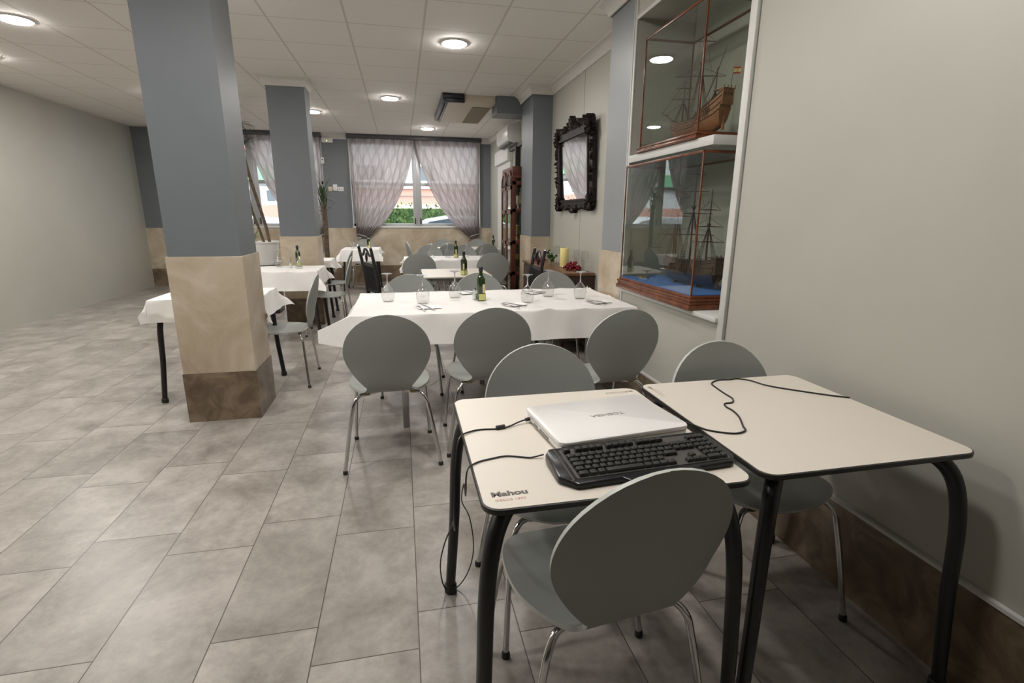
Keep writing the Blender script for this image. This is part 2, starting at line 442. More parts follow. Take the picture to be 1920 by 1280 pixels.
# ------------------------------------------------------------------ pillars
def pillar(x0, x1, y0, y1, label, closed=True, paint='blue_paint', top=True):
    t = thing('square_pillar', label, 'pillar', ((x0+x1)/2, (y0+y1)/2, 0)); cx_, cy_ = (x0+x1)/2, (y0+y1)/2
    a, b = (x1-x0)/2, (y1-y0)/2; e = .012
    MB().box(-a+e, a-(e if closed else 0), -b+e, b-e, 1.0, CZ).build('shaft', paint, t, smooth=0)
    MB().box(-a, a-(0 if closed else .0), -b, b, .33, 1.08).build('marble_cladding', 'marble_beige', t, smooth=0, bev=.002)
    MB().box(-a-.004, a+.004*closed, -b-.004, b+.004, 0, .33).build('plinth', 'marble_brown', t, smooth=0)
    if closed and top:
        vs, fs = cornice_pts([(-a+e, -b+e), (-a+e, b-e), (a-e, b-e), (a-e, -b+e)], 1, True)
        MB().add(vs, fs).build('capital_cornice', 'cornice_white', t, smooth=30)
    return t
pillar(-1.42, -.99, 6.56, 6.91, 'free-standing blue-grey pillar with beige marble base behind the white-clothed table')
pillar(-1.42, -.985, 3.49, 3.885, 'marble-based pillar at the left edge of the photo, nearest the camera')
pillar(1.585, XW, 6.3, 6.9, 'blue-grey engaged pillar on right wall between mirror and glazed cabinet', closed=False)
pillar(XR, XW-.001, 3.452, 3.86, 'blue-grey pilaster beside the ship niche with small marble base', closed=False, paint='blue_paint_lit')
# boxed beam beside the pillar, carries the duct
tag(MB().box(1.27, XW, 6.92, 7.30, 2.615, CZ).build('boxed_beam', 'blue_paint', smooth=0), 'short blue-grey boxed beam under ceiling between air conditioner and pillar', 'beam')

# ------------------------------------------------------------------ windows and curtains
def window(n, x0, x1):
    Y = YF+.13; c = (x0+x1)/2 - .0; f = MB(); z0, z1 = WZ0+.03, WZ1
    f.box(x0, x1, Y-.03, Y+.03, z0, z0+.055); f.box(x0, x1, Y-.03, Y+.03, z1-.07, z1)
    f.box(x0, x0+.06, Y-.03, Y+.03, z0, z1); f.box(x1-.06, x1, Y-.03, Y+.03, z0, z1)
    f.box(c-.085, c+.085, Y-.035, Y+.03, z0, z1); f.box(c-.012, c+.012, Y-.05, Y-.03, z0, z1)
    f.box(x0, c, Y-.03, Y+.03, 1.90, 1.96); f.box(c, x1, Y-.03, Y+.03, 1.90, 1.96)
    w_ = struct('window_%d' % n, f, 'grey_aluminium', bev=.004)
    for a, b in ((x0+.06, c-.085), (c+.085, x1-.06)):
        for p, q in ((z0+.055, 1.90), (1.96, z1-.07)): MB().box(a, b, Y-.003, Y+.003, p, q).build('window_pane', 'window_glass', w_, smooth=0)
    for sx in (-1, 1): MB().box(c+sx*.055-.011, c+sx*.055+.011, Y-.075, Y-.035, 1.15, 1.27).build('window_handle', 'black_rubber', w_, bev=.004)
    MB().box(x0-.01, x1+.01, YF-.03, Y, WZ0-.005, WZ0+.03).build('window_sill', 'white_trim', w_, bev=.004)
    rv = MB().box(x0-.0, x0+.012, YF-.012, Y, WZ0+.03, WZ1); rv.box(x1-.012, x1, YF-.012, Y, WZ0+.03, WZ1)
    rv.build('window_reveal', 'white_trim', w_, smooth=0)
window(1, *W1); window(2, *W2)
def curtain(label, xo, xi, xob, xt, side, seed):
    # xo/xi outer and inner x at the rail, xt: where it is gathered
    rnd = random.Random(seed); ph = rnd.random()*6; zt, zg = 2.745, .93
    def bz(t, a, b, c): return (1-t)**2*a + 2*t*(1-t)*b + t*t*c
    t_ = thing('curtain', label, 'curtain', ((xo+xi)/2, YF-.06, 0)); ox, oy = (xo+xi)/2, YF-.06
    def fn(u, v):
        z_out = zt + (zg-.0-zt)*v; x_out = xo + (xob-xo)*v
        xin = bz(v, xi, xi + (xo-xi)*.17, xt); zin = bz(v, zt, zt-1.30, zg-.06)
        s_ = u**(1+.35*v)
        x = x_out + (xin-x_out)*s_; z = z_out + (zin-z_out)*s_
        squeeze = min(1, abs(xin-x_out)/abs(xi-xo)+.12)
        amp = .017 + .022*(1-squeeze)
        sag = math.sin(PI*u)*v*(1-v)*.15
        y = -.02*math.sin(v*PI) + amp*math.sin(2*PI*11*u + ph + 1.3*math.sin(5*u+ph)) + .012*math.sin(2*PI*4*u+2*v+ph)
        return (x-ox, y, z-sag)
    mb = MB(); mb.grid(fn, 150, 60, lambda u, v: (u*1.24, v*1.8)); mb.build('drape', 'curtain', t_, smooth=180)
    # gather and tail
    g = MB(); xm = (xob+xt)/2-ox
    def tail(u, v):
        a = (u-.5)*2; wd = .06 + .10*v + (.05 if v < .1 else 0)
        return (xm + a*wd - side*.015*v, .012*math.sin(a*14) , .93 - .30*v)
    g.grid(tail, 24, 8, lambda u, v: (u*.7, v*.3)); g.build('curtain_tail', 'curtain', t_, smooth=180)
    tb = MB(); tb.tube([(xm+.10*math.cos(a), .02*math.sin(a)*1.6, .93+.03*math.cos(a)*side) for a in [2*PI*k/20 for k in range(20)]], .014, 8, close=True)
    tb.build('tie_band', 'curtain_band', t_)
mat('curtain_band', (.30, .27, .27), .7)
curtain('left sheer ogee-patterned curtain of the far centre window, tied back', -.915, .32, -.87, -.66, -1, 1)
curtain('right sheer ogee-patterned curtain of the far centre window, tied back', 1.60, .33, 1.57, 1.40, 1, 2)
curtain('sheer curtain at far left window, visible left of the pillar', -3.95, -2.72, -3.9, -3.7, -1, 3)
curtain('sheer curtain of far left window showing just right of the pillar', -1.44, -2.70, -1.47, -1.66, 1, 4)
for a, b, lb in ((W1[0]-.02, W1[1]+.02, 'dark grey curtain rail box above the far centre window'), (W2[0]-.02, W2[1]+.02, 'dark grey curtain rail box above the far left window')):
    tag(MB().box(a, b, YF-.13, YF-.001, 2.745, CZ).build('curtain_rail', 'rail_dark', bev=.004) if 'rail_dark' in M else (mat('rail_dark', (.055, .055, .06), .4) and MB().box(a, b, YF-.13, YF-.001, 2.745, CZ).build('curtain_rail', 'rail_dark', bev=.004)), lb, 'curtain rail')

# ------------------------------------------------------------------ outside
tag(MB().box(-30, 30, YF+.31, 60, -.3, -.15).build('street', 'asphalt', smooth=0), kind='structure'); bpy.data.objects['street'].name = 'floor_street'
rnd = random.Random(3); noisy('hedge_leaf', (.02, .05, .01), (.16, .24, .06), 5, .5)
hedge = thing('hedge', 'green clipped hedge across the street seen through the far window', 'hedge', (2, 15.5, -.15))
hm = MB(); hm.box(-4.2, 3.2, -.33, .33, 0, 1.66)
hm.build('hedge_core', 'hedge', hedge, smooth=0)
lf = MB()
for i in range(3000):
    x = rnd.uniform(-4.3, 3.3); z = rnd.uniform(.2, 1.80); y = -.36+rnd.uniform(-.06, .04); s_ = rnd.uniform(.03, .07)
    e = Euler((rnd.uniform(0, 6), rnd.uniform(0, 6), rnd.uniform(0, 6))).to_matrix(); c = Vector((x, y, z))
    lf.add([c+e @ Vector(q)*s_ for q in ((-1, 0, 0), (0, -.5, 0), (1, 0, 0), (0, .5, 0))], [(0, 1, 2, 3)])
tag(lf.build('hedge_leaves', 'hedge_leaf', hedge, smooth=0), kind='stuff')
def building(x0, x1, y, h, base, label, bands, wins, z0=-.15):
    t = thing('building', label, 'building', ((x0+x1)/2, y, z0)); a = (x1-x0)/2
    MB().box(-a, a, 0, 6, 0, h).build('facade_wall', base, t, smooth=0)
    for (p, q, mt_, out_) in bands: MB().box(-a, a, -out_, 0, p-z0, q-z0).build('facade_band', mt_, t, smooth=0)
    for (p, q, r_, s_) in wins:
        fr = MB().box(p, q, -.06, .02, r_-z0, s_-z0).build('facade_window', 'car_glass', t, smooth=0)
        MB().box(p-.08, q+.08, -.10, -.055, r_-z0-.08, r_-z0).build('window_ledge', 'white_wall', fr, smooth=0)
    return t
building(-3.2, 9, 24, 5.2, 'white_wall', 'pink and white building across the street behind the hedge',
         [(2.15, 2.45, 'pink_wall', .15), (2.45, 2.62, 'cream_wall', .3), (1.78, 2.10, 'pink_wall', .06), (1.5, 1.78, 'cream_wall', .1)],
         [(-4.6, -3.6, 2.8, 3.4), (-2.2, -1.2, 2.8, 3.4), (.6, 1.6, 2.8, 3.4)])
b2 = building(-12, -3.4, 24, 6.5, 'white_wall', 'white and pink shop building outside the far left window',
         [(2.7, 3.25, 'green_awning', .5), (2.5, 2.7, 'sign_grey', .2), (1.2, 1.7, 'pink_wall', .05)] if mat('sign_grey', (.3, .3, .3), .6) else [],
         [(2.9, 3.2, 1.85, 2.3), (2.2, 2.5, 1.85, 2.3), (1.4, 1.7, 1.85, 2.3)])
MB().box(.2, 1.9, -.9, -.05, 3.9, 4.6).build('awning', 'orange_awning', b2, smooth=0, bev=.05)
MB().box(3.1, 4.2, -.12, 0, .3, 1.9).build('shop_door', 'pink_wall', b2, smooth=0)
# parked cars
ct = thing('car', 'white parked car in front of the hedge, roof just above the sill', 'car', (1.25, 13.2, -.15))
body = [(-2.1, .35), (-2.1, .80), (-1.9, .92), (-1.25, 1.00), (-.62, 1.38), (-.1, 1.47), (.75, 1.45), (1.55, 1.02), (2.0, .95), (2.1, .7), (2.1, .35)]
mx = Matrix.Rotation(R(90), 4, 'X')
MB().prism(body, -.82, .82, mx).build('car_body', 'car_white', ct, bev=.05)
gp = [(-1.12, 1.02), (-.58, 1.33), (-.1, 1.41), (.7, 1.39), (1.3, 1.04)]
MB().prism(gp, .80, .835, mx).build('side_window', 'car_glass', ct, smooth=0)
for x in (-1.35, 1.35):
    wm = MB(); wm.lathe([(.0, -.1), (.31, -.1), (.33, -.05), (.33, .05), (.31, .1), (0, .1)], 20, (0, 0, 0), Matrix.Translation((x, -.76, .33)) @ mx)
    wm.build('wheel', 'black_rubber', ct)
    wm = MB(); wm.lathe([(.0, -.1), (.31, -.1), (.33, -.05), (.33, .05), (.31, .1), (0, .1)], 20, (0, 0, 0), Matrix.Translation((x, .76, .33)) @ mx)
    wm.build('wheel', 'black_rubber', ct)
dup(ct, (-3.6, 13.0, -.15), R(180), 'white parked car outside far left window, mirrored in the lower glass case')

# ------------------------------------------------------------------ ceiling lamps
def lamp(x, y, label, first=[None]):
    if first[0] is None:
        t = thing('ceiling_lamp', label, 'lamp', (x, y, CZ), 0, 'round led lamps flush with the ceiling')
        MB().lathe([(.115, 0), (.118, -.006), (.114, -.012), (.105, -.013)], 32).build('rim', 'white_plastic', t)
        MB().lathe([(.1045, -.013), (.098, -.019), (.0001, -.020)], 32).build('diffuser', 'led_diffuser', t)
        first[0] = t; return
    dup(first[0], (x, y, CZ), 0, label)
lamp(.534, 4.99, 'large round ceiling lamp nearest the camera, upper middle')
lamp(-.07, 7.36, 'round ceiling lamp in the middle, left of the air conditioner')
lamp(.525, 9.66, 'round ceiling lamp close above the far window curtains')
lamp(-1.215, 8.54, 'round ceiling lamp half seen right of the blue-grey pillar')
for x, y, l in ((-.07, 2.55, 'ceiling lamp over the near edge of the long clothed table'), (.45, 1.2, 'ceiling lamp right above the laptop table'),
    (-1.25, 4.0, 'ceiling lamp beside the top of the nearest marble-based pillar'), (-1.45, 1.7, 'ceiling lamp over open floor in front of nearest pillar'),
    (-2.6, 2.6, 'ceiling lamp over the empty left floor, left of nearest pillar'), (-2.9, 5.2, 'ceiling lamp left of the table that stands before the pillar'),
    (-2.9, 7.8, 'ceiling lamp above the white plant pot, before the far left window'), (-3.9, 1.6, 'added fill lamp close to left wall, nearest the camera'),
    (-3.9, 4.0, 'added fill lamp close to left wall, halfway down the room'), (-3.9, 6.4, 'added fill lamp close to left wall, farthest down the room')):  # the left-wall lamps are added to raise the light coming from the left
    lamp(x, y, l)

# ------------------------------------------------------------------ ceiling air conditioner, split unit, small wall devices
t = thing('ceiling_air_conditioner', 'cream ceiling air conditioner with black corner frame and tan grille', 'air conditioner', (0, 0, CZ))
MB().box(.645, 1.262, 6.97, 8.5, -.085, 0).build('housing', 'ac_cream', t, bev=.006) if mat('ac_cream', (.60, .53, .43), .5) else 0
fr = MB(); fr.box(.575, .625, 6.93, 8.47, -.075, 0); fr.box(.63, .655, 6.95, 8.47, -.097, 0); fr.box(.575, .84, 6.90, 6.94, -.055, 0); fr.box(.61, .86, 6.945, 6.985, -.097, 0)
fr.build('black_frame', 'frame_dark', t, bev=.004) if mat('frame_dark', (.012, .012, .02), .3) else 0
MB().box(1.0, 1.245, 7.25, 8.45, -.092, -.083).build('grille_panel', 'grille', t, smooth=0)
t = thing('wall_air_conditioner', 'white wall-mounted split air conditioner high on right wall', 'air conditioner', (XW, 8.5, 2.42))
pf = [(0, 0), (-.12, .0), (-.19, .035), (-.205, .09), (-.2, .24), (-.18, .27), (0, .28)]
MB().prism(pf, -.45, .45, Matrix(((1, 0, 0, 0), (0, 0, 1, 0), (0, 1, 0, 0), (0, 0, 0, 1)))).build('casing', 'white_plastic', t, bev=.008)
MB().box(-.204, -.19, -.43, .43, .10, .104).build('panel_gap', 'joint_dark', t, smooth=0)
MB().box(-.175, -.09, -.42, .42, -.004, .008).build('air_outlet', 'joint_dark', t, smooth=0)
t = thing('emergency_light', 'small white emergency light box high on the far wall', 'light', (-1.30, YF, 2.655))
MB().box(-.10, .10, -.06, 0, 0, .085).build('box', 'white_plastic', t, bev=.008)
MB().ball((-.005, -.062, .03), .008, 8).build('indicator', 'led_green', t)
t = thing('motion_sensor', 'small white motion sensor on the far wall above the switches', 'sensor', (-1.41, YF, 2.27))
MB().box(-.03, .03, -.05, 0, 0, .12).build('body', 'white_plastic', t, bev=.012)
MB().ball((0, -.05, .075), .013, 8).build('sensor_eye', 'black_rubber', t)
sw = MB().box(-.04, .04, -.012, 0, -.04, .04)
t = thing('light_switch', 'ivory switch plate at the left of the switch cluster on far wall', 'switch', (-1.31, YF, 1.815)); sw.build('plate', 'ivory_plastic', t, bev=.004)
t = thing('thermostat', 'white thermostat box standing taller amid the switches on far wall', 'thermostat', (-1.22, YF, 1.825)); MB().box(-.04, .04, -.03, 0, -.045, .075).build('box', 'white_plastic', t, bev=.006)
t = thing('wall_socket', 'white double socket right of the thermostat on far wall', 'socket', (-1.12, YF, 1.815)); MB().box(-.055, .055, -.012, 0, -.04, .04).build('plate', 'white_plastic', t, bev=.004)
for sx in (-.022, .022): MB().cyl((0, 0), .009, 0, .003, 12).build('socket_hole', 'joint_dark', t).matrix_local = Matrix.Translation((sx, -.0125, .0)) @ Matrix.Rotation(R(90), 4, 'X')
# doorway behind the cabinet
d = MB().box(XW-.04, XW, 8.62, 9.74, 0, 2.30); struct('door_1', d, 'white_trim', bev=.006)
hd = MB().box(XW-.09, XW, 8.60, 9.78, 2.22, 2.44).build('door_header', 'white_plastic', bpy.data.objects['door_1'], bev=.006)
MB().box(XW-.075, XW-.0, 8.02, 8.10, 0, 2.38).build('door_post', 'black_metal', bpy.data.objects['door_1'], smooth=0)
MB().box(XW-.05, XW-.0, 8.12, 8.18, 0, 2.38).build('door_post', 'white_trim', bpy.data.objects['door_1'], smooth=0)
MB().box(XW-.06, XW-.0, 7.0, 8.6, 2.35, 2.40).build('door_track', 'joint_dark', bpy.data.objects['door_1'], smooth=0)

# ------------------------------------------------------------------ grey shell chair
def shell_bm():
    prof = spline([(0, -.288, .868), (0, -.284, .81), (0, -.268, .71), (0, -.240, .59), (0, -.222, .525), (0, -.206, .478), (0, -.182, .450), (0, -.14, .440), (0, -.05, .434), (0, .05, .438), (0, .13, .447), (0, .175, .444), (0, .200, .430)], 10)
    L = [0]
    for a_, b_ in zip(prof, prof[1:]): L.append(L[-1]+(b_-a_).length)
    T = L[-1]
    def at(s):
        s = max(0, min(T, s)); i = 0
        while i < len(L)-2 and L[i+1] < s: i += 1
        t = (s-L[i])/(L[i+1]-L[i]+1e-9); return prof[i].lerp(prof[i+1], t)
    iw = min(range(len(prof)), key=lambda i: abs(prof[i].z-.470)+(0 if prof[i].y < -.19 else 9)); sw_ = L[iw]
    hmax, amp = .200, .213
    def width(s):
        if s < hmax: return amp*math.sqrt(max(0, 1-((hmax-s)/hmax)**2.05))
        if s < sw_:
            t = (s-hmax)/(sw_-hmax); return amp*(1-t**1.75*.50)
        d = s-sw_; D = T-sw_
        tip = .108
        if d < .22: t = d/.22; return tip + (.216-tip)*math.sin(t*PI/2)**.85
        t = (d-.22)/(D-.22); return .216*(max(0, 1-t**2.9))**(1/2.9)
    nv, nu = 64, 22; rows = []
    for j in range(nv+1):
        t = j/nv; s = T*(.5-.5*math.cos(PI*t)) if False else None
        # denser at both tips
        q = t; s = T*(q + .0*q); e = .10
        if q < e: s = T*e*(q/e)**2
        elif q > 1-e: s = T*(1-e*((1-q)/e)**2)
        rows.append(s)
    mb = MB(); vs = []
    for s in rows:
        w_ = max(width(s), .0008); P = at(s); isb = max(0, min(1, (sw_-s)/.12)); iss = max(0, min(1, (s-sw_)/.12))
        for i in range(nu+1):
            u = -1+2*i/nu; x = u*w_
            k = (x/.213)**2
            vs.append((x, P.y + isb*k*.030, P.z + iss*k*.010 - (0)))
    mb.v = vs
    for j in range(nv):
        for i in range(nu): a_ = j*(nu+1)+i; mb.f.append((a_, a_+1, a_+nu+2, a_+nu+1)); mb.m.append(0)
    return mb
def make_chair():
    t = thing('shell_chair', '', 'chair', (0, 0, 0), 0, 'grey one-piece shell chairs round the tables')
    me = bpy.data.meshes.new('seat_shell'); mb = shell_bm(); me.from_pydata(mb.v, [], mb.f)
    me.materials.append(M['chair_paint']); me.materials.append(M['chair_edge'])
    bm = bmesh.new(); bm.from_mesh(me); bmesh.ops.remove_doubles(bm, verts=bm.verts[:], dist=.0004)
    bm.normal_update(); base = set(bm.faces[:])
    r = bmesh.ops.solidify(bm, geom=bm.faces[:], thickness=.011)
    for f in bm.faces:
        if len(f.verts) == 4 or len(f.verts) == 3:
            pass
    bm.normal_update()
    for f in bm.faces:
        ls = sorted(e.calc_length() for e in f.edges)
        c = f.calc_center_median()
        # side band: faces that hold two short (thickness) edges facing outwards
        n_th = sum(1 for e in f.edges if abs(e.calc_length()-.011) < .0012 and e.calc_face_angle(0) < R(60))
        srp = sum(1 for e in f.edges if e.calc_face_angle(0) > R(60))
        if srp >= 2 and ls[0] < .0125: f.material_index = 1
    bm.to_mesh(me); bm.free()
    for p in me.polygons: p.use_smooth = True
    me.set_sharp_from_angle(angle=R(50))
    o = bpy.data.objects.new('seat_shell', me); col.objects.link(o); o.parent = t
    MB().cyl((0, .0), .085, .418, .427, 20).box(-.11, .11, -.1, -.07, .415, .43).box(-.11, .11, .07, .10, .412, .428).build('mount_plate', 'black_metal', t)
    for sx in (-1, 1):
        for (y0, y1, yf, xf, zt) in ((-.085, -.170, -.205, .252, .418), (.085, .165, .235, .222, .416)):
            pts = spline([(sx*.05, y0, zt), (sx*.11, y0*.45+y1*.55, zt), (sx*.158, y1*.88, zt-.006), (sx*.186, y1, zt-.038), (sx*.198, y1*1.04, zt-.085), (sx*(.198*.6+xf*.4), y1*.62+yf*.4, .22), (sx*xf, yf, .012)], 6)
            lg = MB().tube(pts, .0098, 12).build('leg', 'chrome', t)
            MB().lathe([(.0125, 0), (.0135, .004), (.0125, .018), (.010, .022)], 12, (sx*xf, yf, 0)).build('foot_cap', 'black_rubber', lg)
            MB().box(sx*.118-.014, sx*.118+.014, y1*.86-.012, y1*.86+.012, zt-.004, zt+.019).build('rubber_pad', 'yellow_pad' if y0 < 0 else 'black_rubber', lg, bev=.004)
    return t
chair0 = make_chair(); used = [0]
def chair(x, y, deg, label):
    if not used[0]:
        used[0] = 1; chair0.location = (x, y, 0); chair0.rotation_euler = (0, 0, R(deg)); chair0['label'] = label; return chair0
    return dup(chair0, (x, y, 0), R(deg), label)
# deg 0 = sitter looks towards +Y
CHAIRS = [
 (.445, 1.088, 6.5, 'large foreground grey chair, dark back towards the camera, pulled up to the laptop table'),
 (-.100, 2.775, 1, 'left of the three grey chairs on near side of the long clothed table'),
 (.452, 2.875, 2, 'middle grey chair on the near side of the long clothed table, below the oil bottle'),
 (1.117, 2.70, 6, 'right grey chair on near side of the long clothed table, close to the wall'),
 (.485, 1.502, 179, 'grey chair facing the camera behind the laptop table'),
 (1.193, 1.415, 181, 'grey chair behind the right bare table, against the right wall'),
 (.032, 3.93, 178, 'leftmost grey chair on far side of the long clothed table, behind two glasses'),
 (.622, 3.95, 181, 'grey chair on far side of the long clothed table, directly behind the oil bottle'),
 (1.27, 3.97, 180, 'grey chair on far side of the long clothed table, in front of the sideboard'),
 (-.975, 4.32, 90, 'grey chair seen side-on at the end of the nearest left clothed table'),
 (-.87, 6.12, 92, 'grey chair seen side-on at the left table beside the pillar'),
 (-.96, 7.22, 88, 'grey side-on chair behind the pillar, partly overlapped by the one before it'),
 (.19, 6.86, 3, 'grey chair with back to camera, left end of the third table'),
 (1.17, 6.84, -4, 'grey chair with back to camera, right end of third table beside the cabinet'),
 (.43, 8.15, 180, 'pale grey chair on far side of third table, left of the green bottle'),
 (.98, 8.10, 180, 'pale grey chair on far side of third table, right of the green bottle'),
 (.77, 8.98, 2, 'dark grey back of chair at farthest right table, seen behind the green bottle'),
 (1.43, 8.95, -3, 'dark grey back of chair at the farthest right table, next to the cabinet'),
 (.80, 10.15, 180, 'grey chair against the marble below the far window, left of two'),
 (1.50, 10.15, 180, 'grey chair against the marble below the far window, under the gathered curtain'),
 (.36, 9.5, -80, 'grey chair seen side-on at the left end of the farthest right table'),
 (-.72, 10.2, 180, 'grey chair behind the small far left clothed table, below the gathered curtain'),
]
for c in CHAIRS: chair(*c)

# ------------------------------------------------------------------ tables
def tbl_leg(sx, sy, a, b, H, parent, mt, r0=.0195, spl=.012):
    x, y = sx*a, sy*b
    pts = spline([(x-sx*.10, y-sy*.10, H-.030), (x-sx*.065, y-sy*.065, H-.045), (x-sx*.036, y-sy*.036, H-.10), (x-sx*.018, y-sy*.018, H-.22), (x-sx*.008, y-sy*.006, H*.4), (x+sx*spl, y+sy*spl, .03)], 6)
    n = len(pts); rs = [r0*(1.12-.24*i/(n-1)) for i in range(n)]
    lg = MB().tube(pts, rs, 16).build('leg', mt, parent)
    MB().lathe([(.019, 0), (.0225, .004), (.0225, .03), (.019, .034)], 16, (x+sx*spl, y+sy*spl, 0)).build('foot_cap', 'black_rubber', lg)
def bar_table(x0, x1, y0, y1, label, H=.75, rz=0, top='laminate', edge='black_edge', legs='black_metal', group=None, tight=0):
    cx_, cy_ = (x0+x1)/2, (y0+y1)/2; a, b = (x1-x0)/2, (y1-y0)/2
    t = thing('bar_table', label, 'table', (cx_, cy_, 0), rz, group)
    MB().prism(rrect(-a, a, -b, b, .04), H-.014, H-.0012).build('tabletop', edge, t, bev=.0015)
    MB().prism(rrect(-a+.004, a-.004, -b+.004, b-.004, .037), H-.0014, H).build('laminate_face', top, t, smooth=0)
    MB().box(-a+.08, a-.08, -b+.08, b-.08, H-.05, H-.0142).build('under_frame', legs, t, smooth=0)
    for sx in (-1, 1):
        for sy in (-1, 1): tbl_leg(sx, sy, a-(.009 if sx == tight else -.012), b+.006, H, t, legs, spl=.001 if sx == tight else .010)
    return t
T1 = bar_table(.139, .779, .912, 1.576, 'white-topped black-edged table with laptop and keyboard on it', tight=1)
T2 = bar_table(.809, 1.449, .922, 1.600, 'white-topped table at right edge, empty but for the looping cable', tight=-1)
BT = bar_table(.19, .875, 4.98, 5.77, 'bare cream-topped table behind the long clothed table', edge='cream_edge' if mat('cream_edge', (.55, .52, .46), .5) else 0, legs='grey_metal')
FT = bar_table(.45, 1.72, 9.02, 9.80, 'bare pale-topped table farthest away at right, near the far window', edge='cream_edge', legs='grey_metal')
# printed marks on the two front tables
text('brand_mark', 'Mahou', 'logo_dark', .026, (.205-.459, .972-1.244, .7503), (0, 0, R(1)), T1, sx=1.15, bold=.0011)
text('brand_line', 'DESDE 1890', 'logo_pink', .0115, (.203-.459, .9475-1.244, .7503), (0, 0, R(1)), T1, sx=1.15)
for q, TT, ox, oy, rot in ((0, T1, .69-.459, 1.537-1.244, 181), (1, T2, .838-1.129, 1.50-1.261, 272)):
    mk = MB(); rd = random.Random(5+q)
    for ln in range(3):
        x = -.045
        while x < .03:
            w_ = rd.uniform(.003, .008); mk.box(x, x+w_, -.004+ln*.006, -.0022+ln*.006, 0, .0003); x += w_+.002
    o = mk.build('small_print', 'print_grey' if 'print_grey' in M else (mat('print_grey', (.38, .35, .31), .5) and 'print_grey'), TT, smooth=0)
    o.location = (ox, oy, .7501); o.rotation_euler = (0, 0, R(rot))
    k = MB().box(-.007, .007, -.006, .006, 0, .0003).box(.010, .020, -.004, .004, 0, .0003)
    o = k.build('small_emblem', 'logo_grey', TT, smooth=0); ang = R(rot); o.rotation_euler = (0, 0, ang)
    o.location = (ox - .062*math.cos(ang)*1.0, oy - .062*math.sin(ang), .7501)

def cloth(x0, x1, y0, y1, z, ov, seed, fx=None, flare=.22, cflare=.5, flap=False):
    """paper sheet over a table: overhangs ov = (left, right, near, far)"""
    rnd = random.Random(seed); p = [rnd.uniform(0, 6) for _ in range(8)]
    oL, oR, oN, oF = ov; nx, ny = 90, 70
    def crowd(t, o0, L, o1):
        # place grid lines so that they fall on the table edges
        T = o0+L+o1; return t*T-o0
    def fn(u, v):
        X = u*(oL+x1-x0+oR)-oL; Y = v*(oN+y1-y0+oF)-oN; L, W = x1-x0, y1-y0
        dx = min(0, X)+max(0, X-L); dy = min(0, Y)+max(0, Y-W)
        bx = min(max(X, 0), L); by = min(max(Y, 0), W)
        ax, ay = abs(dx), abs(dy); d = math.hypot(ax, ay)
        wav = .0012*(math.sin(9*X+p[0])+math.sin(11*Y+p[1])+math.sin(23*X-17*Y+p[2]))
        if d < 1e-6: return (x0+bx, y0+by, z+.003+wav*.5)
        if flap and dx < 0 and Y < W*.8:
            # stiff paper: the near-left corner stands out sideways as a blunt flap
            al = flare + 1.0*math.exp(-(max(0, Y)/.17)**2); kx = 1-.62*ax/max(oL, .01)
            q = min(1, d/.026)
            return (x0-ax*math.sin(al)*q, y0+by-ay*math.sin(flare)*kx-.002*math.sin(20*ax), z+.003-(ax*math.cos(al)+ay*math.cos(flare)*kx)*q**1.5)
        c = 2*min(ax, ay)/(ax+ay+1e-9)
        al = flare+cflare*c*min(1, d/.12)
        al += .05*math.sin(6*X+p[3]+5*Y)+.03*math.sin(17*X+15*Y+p[4])
        rr = .012; q = min(1, d/(rr*2.2))
        h = d*math.sin(al)*q + rr*(q)*.3; dz = d*math.cos(al)*q**1.5
        return (x0+bx+dx/d*h + (.004*math.sin(30*Y+p[5]) if ax > ay else 0)*q, y0+by+dy/d*h + (.004*math.sin(26*X+p[6]) if ay > ax else 0)*q, z+.003-dz+wav)
    mb = MB(); us = sorted(set([i/nx for i in range(nx+1)]))
    LX = oL+x1-x0+oR; LY = oN+y1-y0+oF
    def knots(o0, L, o1, n):
        T = o0+L+o1; k = []
        for a_, b_, m_ in ((0, o0, max(2, int(n*o0/T))), (o0, o0+.03, 6), (o0+.03, o0+L-.03, n), (o0+L-.03, o0+L, 6), (o0+L, T, max(2, int(n*o1/T)))):
            if b_-a_ < 1e-6: continue
            k += [a_+(b_-a_)*i/m_ for i in range(m_)]
        for e_ in (o0, o0+L):
            for dd in (-.003, -.006, -.012, -.02, .003, .006, .012, .02): k.append(min(T, max(0, e_+dd)))
        k.append(T); k = sorted(set(round(q, 5) for q in k)); return [q/T for q in k]
    KU = knots(oL, x1-x0, oR, nx); KV = knots(oN, y1-y0, oF, ny)
    vs = [fn(u, v) for v in KV for u in KU]; n = len(KU)
    if fx: vs = [fx(q) for q in vs]
    fs = [(j*n+i, j*n+i+1, (j+1)*n+i+1, (j+1)*n+i) for j in range(len(KV)-1) for i in range(n-1)]
    return mb.add(vs, fs)
